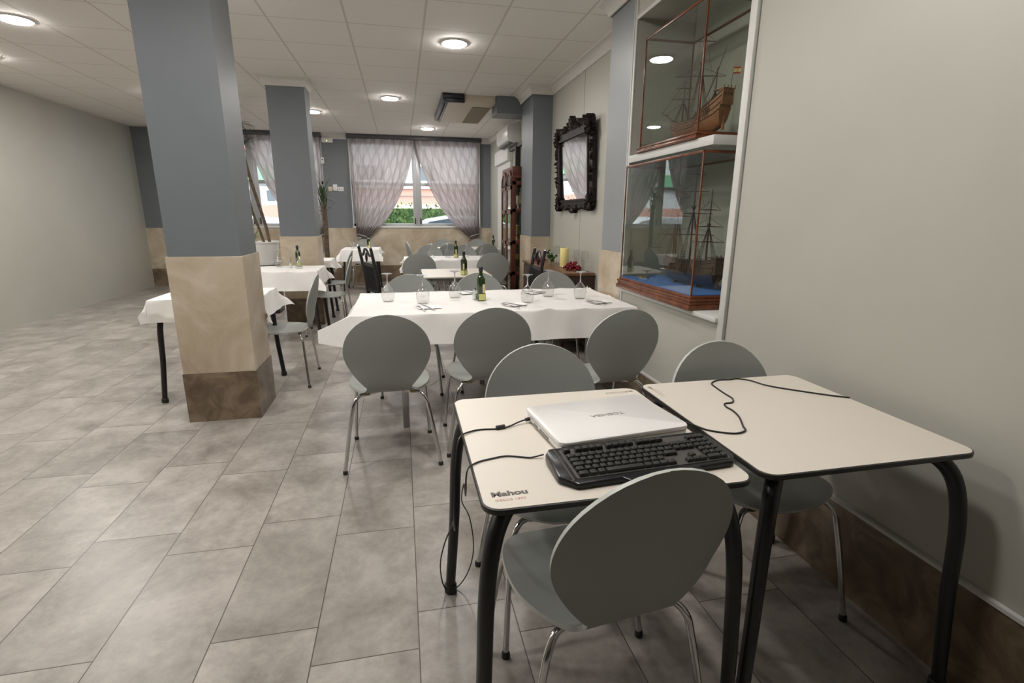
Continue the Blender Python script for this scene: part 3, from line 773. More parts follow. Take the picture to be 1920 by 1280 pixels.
def clothed(x0, x1, y0, y1, label, clabel, ov, seed, legs='black_metal', H=.75, **kw):
    cx_, cy_ = (x0+x1)/2, (y0+y1)/2; a, b = (x1-x0)/2, (y1-y0)/2
    t = thing('dining_table', label, 'table', (cx_, cy_, 0), 0, 'tables laid with white paper cloths')
    MB().prism(rrect(-a+.006, a-.006, -b+.006, b-.006, .03), H-.022, H).build('tabletop', 'laminate', t, bev=.002)
    if legs == 'grey_metal':
        for sx in ((-1, 0, 1) if a > .6 else (-1, 1)):
            for sy in (-1, 1):
                xx_ = sx*(a-.30) if a > .6 else sx*(a-.05)
                MB().box(xx_-.02, xx_+.02, sy*(b-.07)-.02, sy*(b-.07)+.02, 0, H-.022).build('leg', legs, t, bev=.004)
    else:
        for sx in (-1, 1):
            for sy in (-1, 1): tbl_leg(sx, sy, a-.02, b-.02, H, t, legs)
    c = cloth(x0, x1, y0, y1, H, ov, seed, **kw).build('tablecloth', 'paper', None, smooth=60, thick=0 if kw.get('fx') else -.0008)
    tag(c, clabel, 'tablecloth', 'white paper tablecloths')
    return t
def fx_pil(q):
    x, y, z = q
    if y < 3.893 and x < -.972: y = 3.893 + .004*math.sin(40*x)
    return (x, y, z)
clothed(-.325, 1.505, 3.07, 3.99, 'long table under the white cloth, set for six, in mid picture', 'large white paper cloth over the long table for six', (.20, .03, .190, .12), 11, 'grey_metal', flare=.16, cflare=.55, flap=True)
clothed(-1.90, -.90, 5.66, 6.34, 'table under white cloth in front of the free-standing pillar', 'white cloth on the table in front of the free-standing pillar, corner hanging', (.1, .16, .20, .1), 12)
clothed(-1.38, -.93, 7.0, 7.48, 'table mostly hidden behind the free-standing pillar', 'white cloth corner showing right of the free-standing pillar', (.04, .15, .09, .1), 13)
clothed(-1.75, -1.03, 3.92, 4.46, 'table at left edge beside the nearest pillar', 'white cloth at the left edge, two pointed corners hanging beside the chair', (.1, .16, .16, .16), 14, cflare=.45, fx=fx_pil)
clothed(-1.02, -.40, 9.12, 9.86, 'small far table under white cloth at left below the window', 'white cloth on small far left table near the curtain', (.12, .12, .2, .1), 15)
clothed(.02, 1.32, 6.82, 7.55, 'table under white cloth between bare table and far window', 'white cloth on the table behind the bare one, set with four glasses', (.1, .1, .16, .1), 16, 'grey_metal')

# ------------------------------------------------------------------ glasses, bottles, cutlery
ZT = .7545
g0 = thing('wine_glass', '', 'glass', (0, 0, 0), 0, 'upturned wine glasses on the tables')
MB().lathe([(.0365, 0), (.0395, .012), (.0445, .035), (.0455, .052), (.042, .072), (.032, .092), (.018, .108), (.008, .117)], 28).build('bowl', 'wine_glass_clear', g0, smooth=180)
b_ = bpy.data.objects[g0.children[0].name]
MB().lathe([(.0075, .116), (.0045, .126), (.0036, .15), (.0042, .172), (.008, .182), (.020, .1875), (.037, .1895), (.037, .1915), (.0001, .1925)], 28).build('stem_and_foot', 'glass_solid' if mat('glass_solid', (.92, .93, .92), .03, 0, .6, **{'Transmission Weight': .72, 'IOR': 1.45}) else 0, g0, smooth=60)
GL = [(-.112, 3.575, .757, 'leftmost upturned wine glass on the long table'), (.121, 3.45, .757, 'second upturned wine glass from the left on long table, behind a fork'),
 (.36, 3.66, .757, 'upturned wine glass just left of the oil bottle on long table'), (.828, 3.36, .757, 'upturned wine glass just right of the oil bottle on long table'),
 (1.045, 3.60, .757, 'upturned wine glass in front of the far right chair of long table'), (1.247, 3.465, .757, 'rightmost upturned wine glass on the long table'),
 (.40, 7.30, .757, 'far upturned glass, leftmost on the third table'), (.625, 7.28, .757, 'far upturned glass, second from left on the third table'),
 (.89, 7.28, .757, 'far upturned glass just right of the bottle on third table'), (1.12, 7.28, .757, 'far upturned glass, rightmost on the third table'),
 (-1.37, 6.18, .757, 'upturned glass at left on the table in front of the pillar'), (-1.13, 6.02, .757, 'upturned glass right beside the bottle in front of the pillar'),
 (-.86, 9.5, .757, 'upturned glass at left on the small far left table'), (-.72, 9.45, .757, 'upturned glass in the middle of the small far left table')]
for i, (x, y, z, l) in enumerate(GL):
    if i == 0: g0.location = (x, y, z); g0['label'] = l
    else: dup(g0, (x, y, z), 0, l)
o0 = thing('oil_bottle', '', 'bottle', (0, 0, 0), 0, 'dark green oil bottles on the tables')
MB().lathe([(.024, 0), (.0265, .004), (.0265, .145), (.0255, .155)], 32, sq=5).lathe([(.0262, .150), (.021, .168), (.0145, .180), (.0125, .190), (.0125, .205)], 32).build('bottle_body', 'bottle_green', o0, smooth=50)
MB().lathe([(.0145, .203), (.0148, .206), (.0148, .232), (.013, .234), (.0001, .234)], 20).build('cap', 'black_rubber', o0)
MB().box(.004, .0225, -.0275, -.0262, .055, .115).cyl((0, 0), .0001, .1, .1001, 3).build('neck_label', 'label_cream', o0, bev=.0004)
MB().box(-.0235, .0235, -.0278, -.0263, .005, .048).box(.0263, .0278, -.0235, .0235, .005, .048).build('base_label', 'label_yellow', o0, smooth=0)
OB = [(.527, 3.50, .757, 8, 'nearest green oil bottle with yellow base label, on the long table'), (.60, 5.12, .7505, -40, 'green oil bottle standing on the bare table'),
 (.735, 7.20, .757, -30, 'green oil bottle among the four glasses on the third table'), (1.62, 9.2, .7505, 20, 'far green oil bottle at the right beside the cabinet'),
 (-1.175, 6.25, .757, 10, 'green oil bottle in front of the free-standing pillar'), (-.585, 9.5, .757, 10, 'green oil bottle on the small far left table')]
for i, (x, y, z, a, l) in enumerate(OB):
    if i == 0: o0.location = (x, y, z); o0.rotation_euler = (0, 0, R(a)); o0['label'] = l
    else: dup(o0, (x, y, z), R(a), l)
def shaker(x, y, z, l):
    t = thing('salt_shaker', l, 'salt shaker', (x, y, z), 0, 'salt shakers')
    MB().lathe([(.0165, 0), (.0175, .004), (.0165, .055), (.012, .066)], 16).build('jar', 'case_glass', t)
    MB().lathe([(.0145, .003), (.0155, .006), (.0145, .045), (.0001, .047)], 16).build('salt_fill', 'salt', t)
    MB().lathe([(.0125, .065), (.0132, .07), (.0125, .082), (.006, .087), (.0001, .088)], 16).build('cap', 'steel', t)
shaker(.487, 3.535, .757, 'small glass salt shaker left of the oil bottle on long table')
shaker(-1.23, 6.08, .757, 'small pale shaker left of the bottle in front of the pillar')
def napkin(x, y, a, l, z=.7575):
    t = MB().prism([(-.075, -.055), (.075, -.055), (.082, .05), (-.068, .058)], 0, .0012)
    def fn(u, v): return (-.075+.15*u, -.055+.11*v, .0018+.006*max(0, u-.7)*3*math.sin(v*3))
    g = MB(); g.grid(fn, 12, 8); o = g.build('paper_napkin', 'napkin_white' if 'napkin_white' in M else (mat('napkin_white', (.86, .85, .84), .8) and 'napkin_white'), None, smooth=60, thick=-.0008)
    o.location = (x, y, z+.001); o.rotation_euler = (0, 0, R(a)); tag(o, l, 'napkin', 'paper napkins under the cutlery')
def fork(x, y, a, l, first=[None], z=.7622):
    if first[0] is None:
        m_ = MB(); 
        m_.prism([(-.0105, .028), (.0105, .028), (.009, .012), (.003, 0), (.0025, -.05), (.006, -.11), (.005, -.118), (-.005, -.118), (-.006, -.11), (-.0025, -.05), (-.003, 0), (-.009, .012)], 0, .002)
        for k in range(4): xx_ = -.0093+k*.0062; m_.box(xx_-.0012, xx_+.0012, .027, .068, 0, .0018)
        o = m_.build('fork', 'steel', None, bev=.0004); first[0] = o
    else: o = first[0].copy(); col.objects.link(o)
    o.location = (x, y, z); o.rotation_euler = (0, 0, R(a)); tag(o, l, 'fork', 'forks on the long table')
def knife(x, y, a, l, first=[None], z=.7622):
    if first[0] is None:
        m_ = MB(); m_.prism([(-.005, -.11), (.005, -.11), (.006, -.03), (.0075, .0), (.0085, .05), (.006, .09), (-.003, .102), (-.006, .05), (-.005, 0), (-.006, -.03)], 0, .0022)
        o = m_.build('knife', 'steel', None, bev=.0006); first[0] = o
    else: o = first[0].copy(); col.objects.link(o)
    o.location = (x, y, z); o.rotation_euler = (0, 0, R(a)); tag(o, l, 'knife', 'knives on the long table')
SETS = [(.13, 3.27, 8, 'left near', 'below the second glass'), (.70, 3.27, 22, 'middle near', 'right of the oil bottle'), (1.30, 3.27, 20, 'right near', 'at the wall end'),
        (.50, 3.86, 200, 'middle far', 'behind the salt shaker'), (1.0, 3.78, 208, 'right far', 'between two glasses')]
WH = {'left near': 'at left, near side of long table, under the second glass', 'middle near': 'at the near middle place of long table', 'right near': 'at the near right place of long table, wall end',
      'middle far': 'at the far middle place of long table, behind the salt shaker', 'right far': 'at the far right place of long table, between two glasses'}
for (x, y, a, k, _) in SETS:
    ca, sa = math.cos(R(a)), math.sin(R(a))
    def L2(px, py): return (x+px*ca-py*sa, y+px*sa+py*ca)
    napkin(*L2(.02, 0), a, 'white paper napkin '+WH[k])
    fork(*L2(-.038, -.01), a+6, 'steel fork '+WH[k]); knife(*L2(.012, -.005), a+14, 'steel knife '+WH[k])

# ------------------------------------------------------------------ laptop, keyboard, cables
lt = thing('laptop', 'closed white laptop with upside-down lettering on the front table', 'laptop', (.545, 1.272, .7502), R(6.5))
MB().prism(rrect(-.193, .193, -.132, .132, .022), .004, .019).build('base', 'laptop_white', lt, bev=.004)
MB().prism(rrect(-.195, .195, -.134, .134, .024), .0205, .034).build('lid', 'laptop_white', lt, bev=.005)
MB().box(-.188, .188, -.127, .127, .0185, .021).build('hinge_gap', 'logo_grey', lt, smooth=0)
for sx in (-1, 1):
    for sy in (-1, 1): MB().cyl((sx*.165, sy*.105), .008, 0, .0045, 12).build('rubber_foot', 'black_rubber', lt)
MB().box(-.1955, -.193, -.05, .01, .007, .014).box(-.1955, -.193, .03, .055, .007, .014).build('side_port', 'logo_grey', lt, smooth=0)
text('brand_lettering', 'TOSHIBA', 'logo_grey', .0215, (.012, .004, .0342), (0, 0, R(180)), lt, sx=1.2, bold=.0006)
kb = thing('computer_keyboard', 'black full-size keyboard in front of the laptop', 'keyboard', (.548, 1.043, .7502), R(3.2))
kx, ky = .226, .078
case = [(-kx, ky-.02), (-kx+.014, ky), (kx-.022, ky), (kx, ky-.03), (kx+.004, -ky+.03), (kx-.018, -ky+.004), (.115, -ky+.002), (.100, -ky-.012), (-.075, -ky-.014), (-.088, -ky), (-kx+.03, -ky-.002), (-kx-.004, -ky+.035)]
def tilt(mb, k=.075):
    mb.v = [(x, y, z+(y+ky)*k*(1 if z > .006 else .3)) for x, y, z in mb.v]; return mb
tilt(MB().prism(case, 0, .017)).build('case', 'kb_black', kb, bev=.005)
tilt(MB().prism(rrect(-kx+.034, kx-.016, -ky+.014, ky-.016, .006), .0165, .0182)).build('key_bed', 'kb_plate', kb, smooth=0)
tilt(MB().box(-kx+.022, -kx+.026, -ky+.01, ky-.012, .017, .019)).build('chrome_line', 'steel', kb, smooth=0)
key_me = {}
def key(x, y, w_, zoff=0):
    k = round(w_, 4)
    if k not in key_me:
        a, b = k/2-.0008, .0080; vs = [(-a, -b, 0), (a, -b, 0), (a, b, 0), (-a, b, 0), (-a+.0022, -b+.0015, .0085), (a-.0022, -b+.0015, .0085), (a-.0022, b-.003, .0092), (-a+.0022, b-.003, .0092)]
        q = MB().add(vs, [(0, 3, 2, 1), (4, 5, 6, 7), (0, 1, 5, 4), (1, 2, 6, 5), (2, 3, 7, 6), (3, 0, 4, 7)]); o = q.build('key', 'key_black', kb, bev=.0007); key_me[k] = o
    else: o = key_me[k].copy(); col.objects.link(o)
    o.location = (x, y, .0182+(y+ky)*.075+zoff); o.rotation_euler = (R(4.3), 0, 0)
U = .0188; X0 = -kx+.040; YR = [-.052, -.0335, -.015, .0035, .022, .047]
def row(y, ws, x=X0, gap=0, z=0):
    for w_ in ws:
        if w_ > 0: key(x+w_*U/2, y, w_*U, z)
        x += abs(w_)*U
row(YR[5], [1, -.6, 1, 1, 1, 1, -.4, 1, 1, 1, 1, -.4, 1, 1, 1, 1], X0, 0, .003)
row(YR[4], [1]*13+[1.6]); row(YR[3], [1.4]+[1]*12+[1.2]); row(YR[2], [1.7]+[1]*11+[1.9]); row(YR[1], [1.2]+[1]*11, X0); row(YR[0], [1.4, 1.1, 1.1, 5.2, 1.1, 1.1, 1.1, 1.2])
XN = X0+14.75*U
row(YR[4], [1, 1, 1], XN); row(YR[3], [1, 1, 1], XN); row(YR[1], [-1, 1], XN); row(YR[0], [1, 1, 1], XN)
XP = X0+17.9*U
for r_i in (5, 4, 3, 2, 1, 0): row(YR[r_i]-(.004 if r_i == 5 else 0), [.95, .95, .95] if r_i else [1.9, .95], XP)
def cable(name, pts, r, label, cat, n=8): 
    o = MB().tube(spline(pts, n), r, 8).build(name, 'cable_black', None); return tag(o, label, cat)
zc = .7525
pc = thing('charger_cable', 'black charger cable plugged into laptop side, running off the table edge', 'cable', (.139, 1.29, .75))
def rel(pts, o): return [(p[0]-o[0], p[1]-o[1], p[2]-o[2]) for p in pts]
PO = (.139, 1.29, .75)
pts = [(.338, 1.342, .762), (.31, 1.335, .758), (.275, 1.318, .7535), (.24, 1.311, zc), (.192, 1.315, zc), (.158, 1.302, zc+.001), (.134, 1.282, .753), (.122, 1.262, .735), (.113, 1.235, .68), (.108, 1.225, .60), (.106, 1.24, .53), (.112, 1.30, .45), (.118, 1.42, .40), (.120, 1.50, .33), (.100, 1.55, .24), (.082, 1.565, .15), (.085, 1.575, .07), (.10, 1.58, .02), (.13, 1.575, .006)]
MB().tube(rel(spline(pts, 8), PO), .0024, 8).build('cord', 'cable_black', pc)
MB().tube(rel([(.236, 1.311, zc+.003), (.238, 1.311, zc+.003), (.262, 1.316, zc+.003), (.264, 1.316, zc+.003)], PO), [.0045, .0066, .0066, .0045], 12).build('ferrite_bead', 'cable_black', pc)
MB().tube(rel([(.330, 1.340, .7605), (.352, 1.346, .7615)], PO), .0055, 12).build('plug', 'cable_black', pc)
kbl = cable('keyboard_cable', [(.323, 1.118, .7595), (.30, 1.12, .7545), (.284, 1.123, zc), (.234, 1.142, zc), (.195, 1.136, zc), (.164, 1.127, zc), (.142, 1.112, zc+.0005), (.130, 1.098, .751), (.124, 1.088, .735), (.124, 1.10, .69), (.134, 1.2, .62), (.150, 1.38, .55), (.155, 1.5, .42), (.19, 1.585, .30), (.205, 1.60, .18), (.195, 1.60, .10), (.17, 1.60, .04), (.14, 1.60, .006), (.115, 1.615, .004)], .0021,
      'thin black keyboard cable crossing the table edge and looping by the table leg', 'cable')
pw = thing('power_cable', 'black cable snaking over the right bare table from the laptop', 'cable', (.80, 1.25, .75)); PO = (.80, 1.25, .75)
pts = [(.775, 1.262, .757), (.80, 1.225, .754), (.826, 1.182, zc), (.882, 1.150, zc), (.925, 1.160, zc), (.940, 1.19, zc), (.972, 1.252, zc), (.985, 1.30, zc), (.985, 1.335, zc), (.998, 1.362, zc), (1.03, 1.368, zc), (1.052, 1.40, zc), (1.055, 1.44, zc), (1.062, 1.50, zc), (1.075, 1.553, zc), (1.12, 1.582, zc), (1.17, 1.580, zc), (1.20, 1.585, zc), (1.235, 1.555, zc), (1.26, 1.49, zc), (1.33, 1.42, zc), (1.40, 1.36, zc), (1.445, 1.33, zc)]
MB().tube(rel(spline(pts, 8), PO), .0028, 8).build('cord', 'cable_black', pw)
MB().tube(rel([(.757, 1.282, .760), (.778, 1.258, .758)], PO), .006, 12).build('plug', 'cable_black', pw)

# ------------------------------------------------------------------ display niche: shelf, cases, ships
tag(MB().box(XR-.012, NX-.002, 2.40, NY1-.002, 1.686, 1.733).build('display_shelf', 'white_trim', bev=.003), 'white shelf in the niche between the two glass ship cases', 'shelf')
def glass_case(x0, x1, y0, y1, z0, z1, hb, label, floor_mat):
    t = thing('display_case', label, 'display case', ((x0+x1)/2, (y0+y1)/2, z0), 0, 'glass display cases in the wall niche'); cx_, cy_ = (x0+x1)/2, (y0+y1)/2
    a, b, h = (x1-x0)/2, (y1-y0)/2, z1-z0; p = .0085
    st = MB()
    for k, (e, q0, q1) in enumerate(((.020, 0, hb*.35), (.012, hb*.35, hb*.62), (.016, hb*.62, hb*.78), (.004, hb*.78, hb))): st.box(-a-e, a+e, -b-e, b+e, q0, q1)
    st.build('base_plinth', 'case_wood', t, bev=.003)
    MB().box(-a+.006, a-.006, -b+.006, b-.006, hb, hb+.004).build('case_floor', floor_mat, t, smooth=0)
    for sx in (-1, 1):
        for sy in (-1, 1): MB().box(sx*a-p if sx > 0 else -a, sx*a if sx > 0 else -a+p, (sy*b-p) if sy > 0 else -b, b if sy > 0 else -b+p, hb, h).build('corner_post', 'case_wood', t, bev=.002)
    for sx in (-1, 1): MB().box(sx*a-p*(sx > 0), sx*a+p*(sx < 0), -b, b, h-.014, h).build('top_rail', 'case_wood', t, bev=.002)
    for sy in (-1, 1): MB().box(-a, a, sy*b-p*(sy > 0), sy*b+p*(sy < 0), h-.014, h).build('top_rail', 'case_wood', t, bev=.002)
    e = .004
    MB().box(-a+e-.001, -a+e+.001, -b+p, b-p, hb+.004, h-.012).build('front_pane', 'case_glass', t, smooth=0)
    MB().box(-a+p, a-p, -b+e-.001, -b+e+.001, hb+.004, h-.012).build('side_pane', 'case_glass', t, smooth=0)
    MB().box(-a+p, a-p, b-e-.001, b-e+.001, hb+.004, h-.012).build('side_pane', 'case_glass', t, smooth=0)
    MB().box(-a+p, a-p, -b+p, b-p, h-.008, h-.006).build('top_pane', 'case_glass', t, smooth=0)
    return t
glass_case(1.50, 1.90, 2.43, 3.352, NZ0+.004, 1.665, .075, 'lower glass case with blue base holding the dark-hulled ship', 'blue_cloth')
glass_case(1.53, 1.86, 2.56, 3.235, 1.7335, 2.405, .036, 'upper glass case on the white shelf holding the brown galleon', 'case_wood')

def ship(L, label, loc, rz, hullm, keelm, style):
    """model ship: bow at +X, stern at -X, local"""
    t = thing('model_ship', label, 'model ship', loc, rz, 'model sailing ships in glass cases')
    hw = .115*L*1.15; N = 26; K = 12; vs = []
    zk0 = .0
    def sheer(u):   # u 0 stern .. 1 bow
        if style == 'galleon': return L*(.19 + .22*max(0, 1-u*1.9)**1.5 + .085*max(0, (u-.72)/.28)**1.6 + (.03 if u < .42 else 0))
        return L*(.235 + .075*(1-u)**2.2 + .05*max(0, (u-.7)/.3)**2)
    def keel(u): return L*(.0 + .10*max(0, (u-.80)/.2)**2.2 + .05*max(0, (.12-u)/.12)**1.5)
    def hwid(u):
        a = math.sin(PI*min(1, max(0, (u*.90+.20)))**.9) if u > .4 else 1
        bow = (1-max(0, (u-.62)/.38)**2.3)
        return hw*bow*(.72+.28*min(1, u/.35))
    top = []
    for i in range(N+1):
        u = i/N; zs, zk, w_ = sheer(u), keel(u), max(hwid(u), .0015)
        x = (u-.5)*L + (.03*L*0)
        for j in range(-K, K+1):
            q = abs(j)/K; s_ = 1 if j >= 0 else -1
            yy_ = w_*(math.sin(q*PI/2)**.62)*(1-.22*max(0, q-.6)/.4); zz = zk+(zs-zk)*q**1.55
            xo = (1-u)**6*(-.06*L)*q + u**10*.07*L*q
            vs.append((x+xo, s_*yy_, zz))
    n = 2*K+1; fs = [(i*n+j, i*n+j+1, (i+1)*n+j+1, (i+1)*n+j) for i in range(N) for j in range(n-1)]
    fs.append(tuple(range(n))); 
    for i in range(N): a_ = i*n; b_2 = (i+1)*n; fs.append((a_, b_2, b_2+n-1, a_+n-1)) if False else None
    mb = MB(); mb.add(vs, fs)
    for k, f in enumerate(mb.f[:-1]):
        zc_ = sum(mb.v[q][2] for q in f)/4
        mb.m[k] = 1 if (keelm and zc_ < L*.135) else 0
    mb.build('hull', [hullm, keelm or hullm], t, smooth=35)
    dk = MB()
    dv = []
    for i in range(N+1):
        u = i/N; z_ = sheer(u)-.03*L; w_ = max(hwid(u)*.74, .001); x = (u-.5)*L; dv += [(x, -w_, z_), (x, w_, z_)]
    dk.add(dv, [(2*i, 2*i+1, 2*i+3, 2*i+2) for i in range(N)]); dk.build('deck', hullm, t, smooth=0, thick=.001)
    # wales and rails
    ww = MB()
    for q in ((.62, .76, .9, 1.0) if style == 'galleon' else (.62, .80, .93, 1.0)):
        for s_ in (-1, 1):
            pts = []
            for i in range(N+1):
                u = i/N; zs, zk, w_ = sheer(u), keel(u), max(hwid(u), .0015)
                xo = (1-u)**6*(-.06*L)*q + u**10*.07*L*q
                pts.append(((u-.5)*L+xo, s_*(w_*(math.sin(q*PI/2)**.62)*(1-.22*max(0, q-.6)/.4)+.0015), zk+(zs-zk)*q**1.55))
            ww.tube(pts, .0028*L/.5, 5)
    ww.build('wales', 'rigging', t)
    rb = MB()
    for i in range(4, N-2):
        u = i/N; w_ = hwid(u)
        for s_ in (-1, 1):
            a_ = []
            for q in (.62, .8, 1.0, 1.06): a_.append(((u-.5)*L, s_*(w_*(math.sin(min(q, 1)*PI/2)**.62)*(1-.22*max(0, q-.6)/.4)+.002), keel(u)+(sheer(u)-keel(u))*q**1.55))
            rb.tube(a_, .0022*L/.5, 4)
    rb.build('rail_posts', 'rigging', t)
    # stern castle block with windows
    sc_ = MB(); zs = sheer(0)
    sc_.box(-.575*L, -.50*L, -hw*.60, hw*.60, zs-.16*L, zs+.015*L); sc_.box(-.59*L, -.42*L, -hw*.64, hw*.64, zs+.012*L, zs+.022*L)
    for k in range(4): sc_.box(-.59*L, -.58*L, -hw*.6+k*hw*.4-.002, -hw*.6+k*hw*.4+.002, zs+.02*L, zs+.05*L)
    sc_.build('stern_castle', hullm, t, smooth=0)
    wn_ = MB()
    for k in range(3):
        for q in range(2 if style != 'galleon' else 1): wn_.box(-.578*L, -.572*L, -hw*.42+k*hw*.32, -hw*.42+k*hw*.32+hw*.18, zs-.06*L-q*.05*L, zs-.025*L-q*.05*L)
    wn_.build('stern_windows', 'rigging', t, smooth=0)
    MB().box(-.545*L, -.505*L, -.004, .004, .0, .22*L).build('rudder', hullm, t, smooth=0)
    # masts
    if style == 'galleon': masts = [(.30, .62, [(.62, .30), (.80, .22)]), (-.02, 1.22, [(.50, .62), (.80, .30)]), (-.33, .62, [])]
    else: masts = [(.30, 1.10, [(.42, .44), (.60, .38), (.78, .26)]), (.0, 1.24, [(.38, .50), (.56, .42), (.74, .30), (.88, .2)]), (-.30, .95, [(.42, .36), (.58, .30), (.75, .22)])]
    rg = MB(); tip = []
    for (mx_, mh, yards) in masts:
        ms = MB(); zb = L*.14; zt_ = mh*L+ (L*.12 if style == 'galleon' else L*.10)
        ms.tube([(mx_*L, 0, zb), (mx_*L, 0, zt_*.6), (mx_*L-.01*L, 0, zt_)], [.012*L, .0095*L, .004*L], 8)
        ms.lathe([(.012*L, zt_*.62), (.024*L, zt_*.65), (.020*L, zt_*.655)], 10, (mx_*L, 0, 0))
        mo = ms.build('mast', 'hull_dark', t); tip.append((mx_*L, zt_))
        for (fz, fl) in yards:
            z_ = zt_*fz+.04*L; ym = MB(); ang = .45 if style == 'galleon' else .55; hl = fl*L/2
            ym.tube([(mx_*L-hl*math.sin(ang)+.01*L, -hl*math.cos(ang), z_), (mx_*L+.012*L, 0, z_+.004), (mx_*L+hl*math.sin(ang)+.01*L, hl*math.cos(ang), z_)], [.0032*L, .0075*L, .0032*L], 6)
            ym.build('yard', 'rigging', mo)
            for s_ in (-1, 1): rg.tube([(mx_*L+s_*hl*math.sin(ang), s_*hl*math.cos(ang), z_), (mx_*L, 0, z_+.10*L)], .001, 3, cap=False)
        for s_ in (-1, 1):
            for k in range(5):
                dx = (-.06+.025*k)*L; rg.tube([(mx_*L+dx, s_*hw*.95, L*.20), (mx_*L, 0, zt_*.64)], .0012, 3, cap=False)
            for q in range(7):
                f = q/8; rg.tube([(mx_*L-.06*L*(1-f), s_*hw*.95*(1-f), L*.20+(zt_*.64-L*.2)*f), (mx_*L+.04*L*(1-f), s_*hw*.95*(1-f), L*.20+(zt_*.64-L*.2)*f)], .001, 3, cap=False)
    if style == 'galleon':
        ym = MB(); ym.tube([(-.20*L, .01, .42*L), (-.33*L, .01, .62*L), (-.50*L, .01, .93*L)], [.004*L, .006*L, .002*L], 6); ym.build('lateen_yard', 'hull_dark', t)
    bs = MB(); bs.tube([(.44*L, 0, .22*L), (.80*L, 0, .42*L)], [.008*L, .003*L], 8)
    bs.tube([(.70*L, -.07*L, .37*L), (.70*L, .07*L, .37*L)], .003*L, 6); bs.build('bowsprit', 'hull_dark', t)
    for (x_, z_) in tip: rg.tube([(x_, 0, z_*.98), (x_+.25*L, 0, z_*.4)], .0007, 3, cap=False)
    rg.tube([(.78*L, 0, .41*L), (tip[0][0], 0, tip[0][1]*.95)], .0012, 3, cap=False); rg.tube([(.70*L, 0, .37*L), (tip[0][0], 0, tip[0][1]*.62)], .0012, 3, cap=False)
    for a_, b_2 in zip(tip, tip[1:]): rg.tube([(a_[0], 0, a_[1]*.95), (b_2[0], 0, b_2[1]*.60)], .0007, 3, cap=False)
    rg.build('rigging_lines', 'rigging', t)
    # flag
    fl = thing_part = MB(); fs_ = .075*L if style == 'galleon' else .10*L; fx0, fz0 = -.60*L, sheer(0)+(.07*L if style == 'galleon' else .03*L)
    ps = MB().tube([(fx0, 0, fz0-.06*L), (fx0-.01, 0, fz0+fs_*2.3)], .0012, 6).build('flag_staff', 'rigging', t)
    vertical = style != 'galleon'
    for k, (p, q, mt_) in enumerate(((0, .25, 'flag_red'), (.25, .75, 'flag_yellow'), (.75, 1, 'flag_red'))):
        g = MB()
        if vertical: g.grid(lambda u, v: (fx0-.01-.012*math.sin(3*(p+(q-p)*v))-.02*u, -.03*u+.004*math.sin(9*v), fz0+fs_*2.2-(p+(q-p)*v)*fs_*2.1), 6, 4)
        else: g.grid(lambda u, v: (fx0-.01-.6*fs_*u, -.8*fs_*u+.003*math.sin(6*u), fz0+fs_*1.2+fs_-(p+(q-p)*v)*fs_), 8, 3)
        g.build('flag_stripe', mt_, ps, smooth=60, thick=.0006)
    # cradle
    MB().box(-.22*L, -.20*L, -.04*L, .04*L, -.018, .03*L).box(.22*L, .24*L, -.04*L, .04*L, -.018, .03*L).build('cradle', 'top_wood', t, bev=.001)
    return t
ship(.44, 'brown wooden galleon model with tall stern and small flag, upper case', (1.69, 2.85, 1.7925), R(90+6), 'hull_light', None, 'galleon')
ship(.52, 'dark three-masted ship model with red and yellow flag, lower case', (1.715, 2.83, .943), R(90+4), 'hull_dark', 'hull_navy', 'frigate')
tag(MB().box(-.03, .03, -.045, .045, 0, .012).build('brass_plaque', 'brass', bev=.002, loc=(1.62, 3.24, .925)), 'small tan plaque on the blue floor of the lower case', 'plaque')

# ------------------------------------------------------------------ carved mirror
mt = thing('wall_mirror', 'rectangular mirror in dark carved leafy frame on the right wall', 'mirror', (XW-.024, 5.32, 1.815)); mt.rotation_euler = (0, R(-2.6), 0)
ya, za = .455, .315
MB().box(-.022, -.016, -ya-.01, ya+.01, -za-.01, za+.01).build('mirror_glass', 'mirror', mt, smooth=0)
fm = MB()
for (y0, y1, z0, z1) in ((-ya-.12, -ya, -za-.07, za+.10), (ya, ya+.12, -za-.07, za+.10), (-ya, ya, za, za+.08), (-ya, ya, -za-.07, -za)):
    fm.box(-.035, -.001, y0, y1, z0, z1)
fm.box(-.045, -.03, -ya-.014, -ya+.008, -za-.01, za+.01); fm.box(-.045, -.03, ya-.008, ya+.014, -za-.01, za+.01)
fm.box(-.045, -.03, -ya, ya, za-.008, za+.014); fm.box(-.045, -.03, -ya, ya, -za-.014, -za+.008)
rnd = random.Random(9)
def leaf(c, ang, ln, wd, lift):
    d = Vector((0, math.cos(ang), math.sin(ang))); sd = Vector((0, -d.z, d.y)); vs = []; n = 7
    c = Vector(c)
    for i in range(n+1):
        t = i/n; w_ = wd*math.sin(PI*min(1, t*.92+.08))**.8*(1-.25*math.sin(t*22)*.5); x = -lift*math.sin(t*PI*.75)-.012-.012*t; off = .12*ln*math.sin(t*3)
        p = c+d*ln*t+sd*off
        vs += [p+sd*w_+Vector((x+.008, 0, 0)), p+Vector((x-.010, 0, 0)), p-sd*w_+Vector((x+.008, 0, 0)), p+Vector((.0, 0, 0))]
    fs = []
    for i in range(n):
        a_ = 4*i; b_2 = a_+4
        for k in range(4): fs.append((a_+k, a_+(k+1) % 4, b_2+(k+1) % 4, b_2+k))
    fs += [(0, 1, 2, 3), (4*n+3, 4*n+2, 4*n+1, 4*n)]; fm.add(vs, fs)
def ring(c, r, th):
    fm.tube([(c[0]-.03, c[1]+r*math.cos(a), c[2]+r*math.sin(a)) for a in [2*PI*k/12*.8 for k in range(12)]], th, 6)
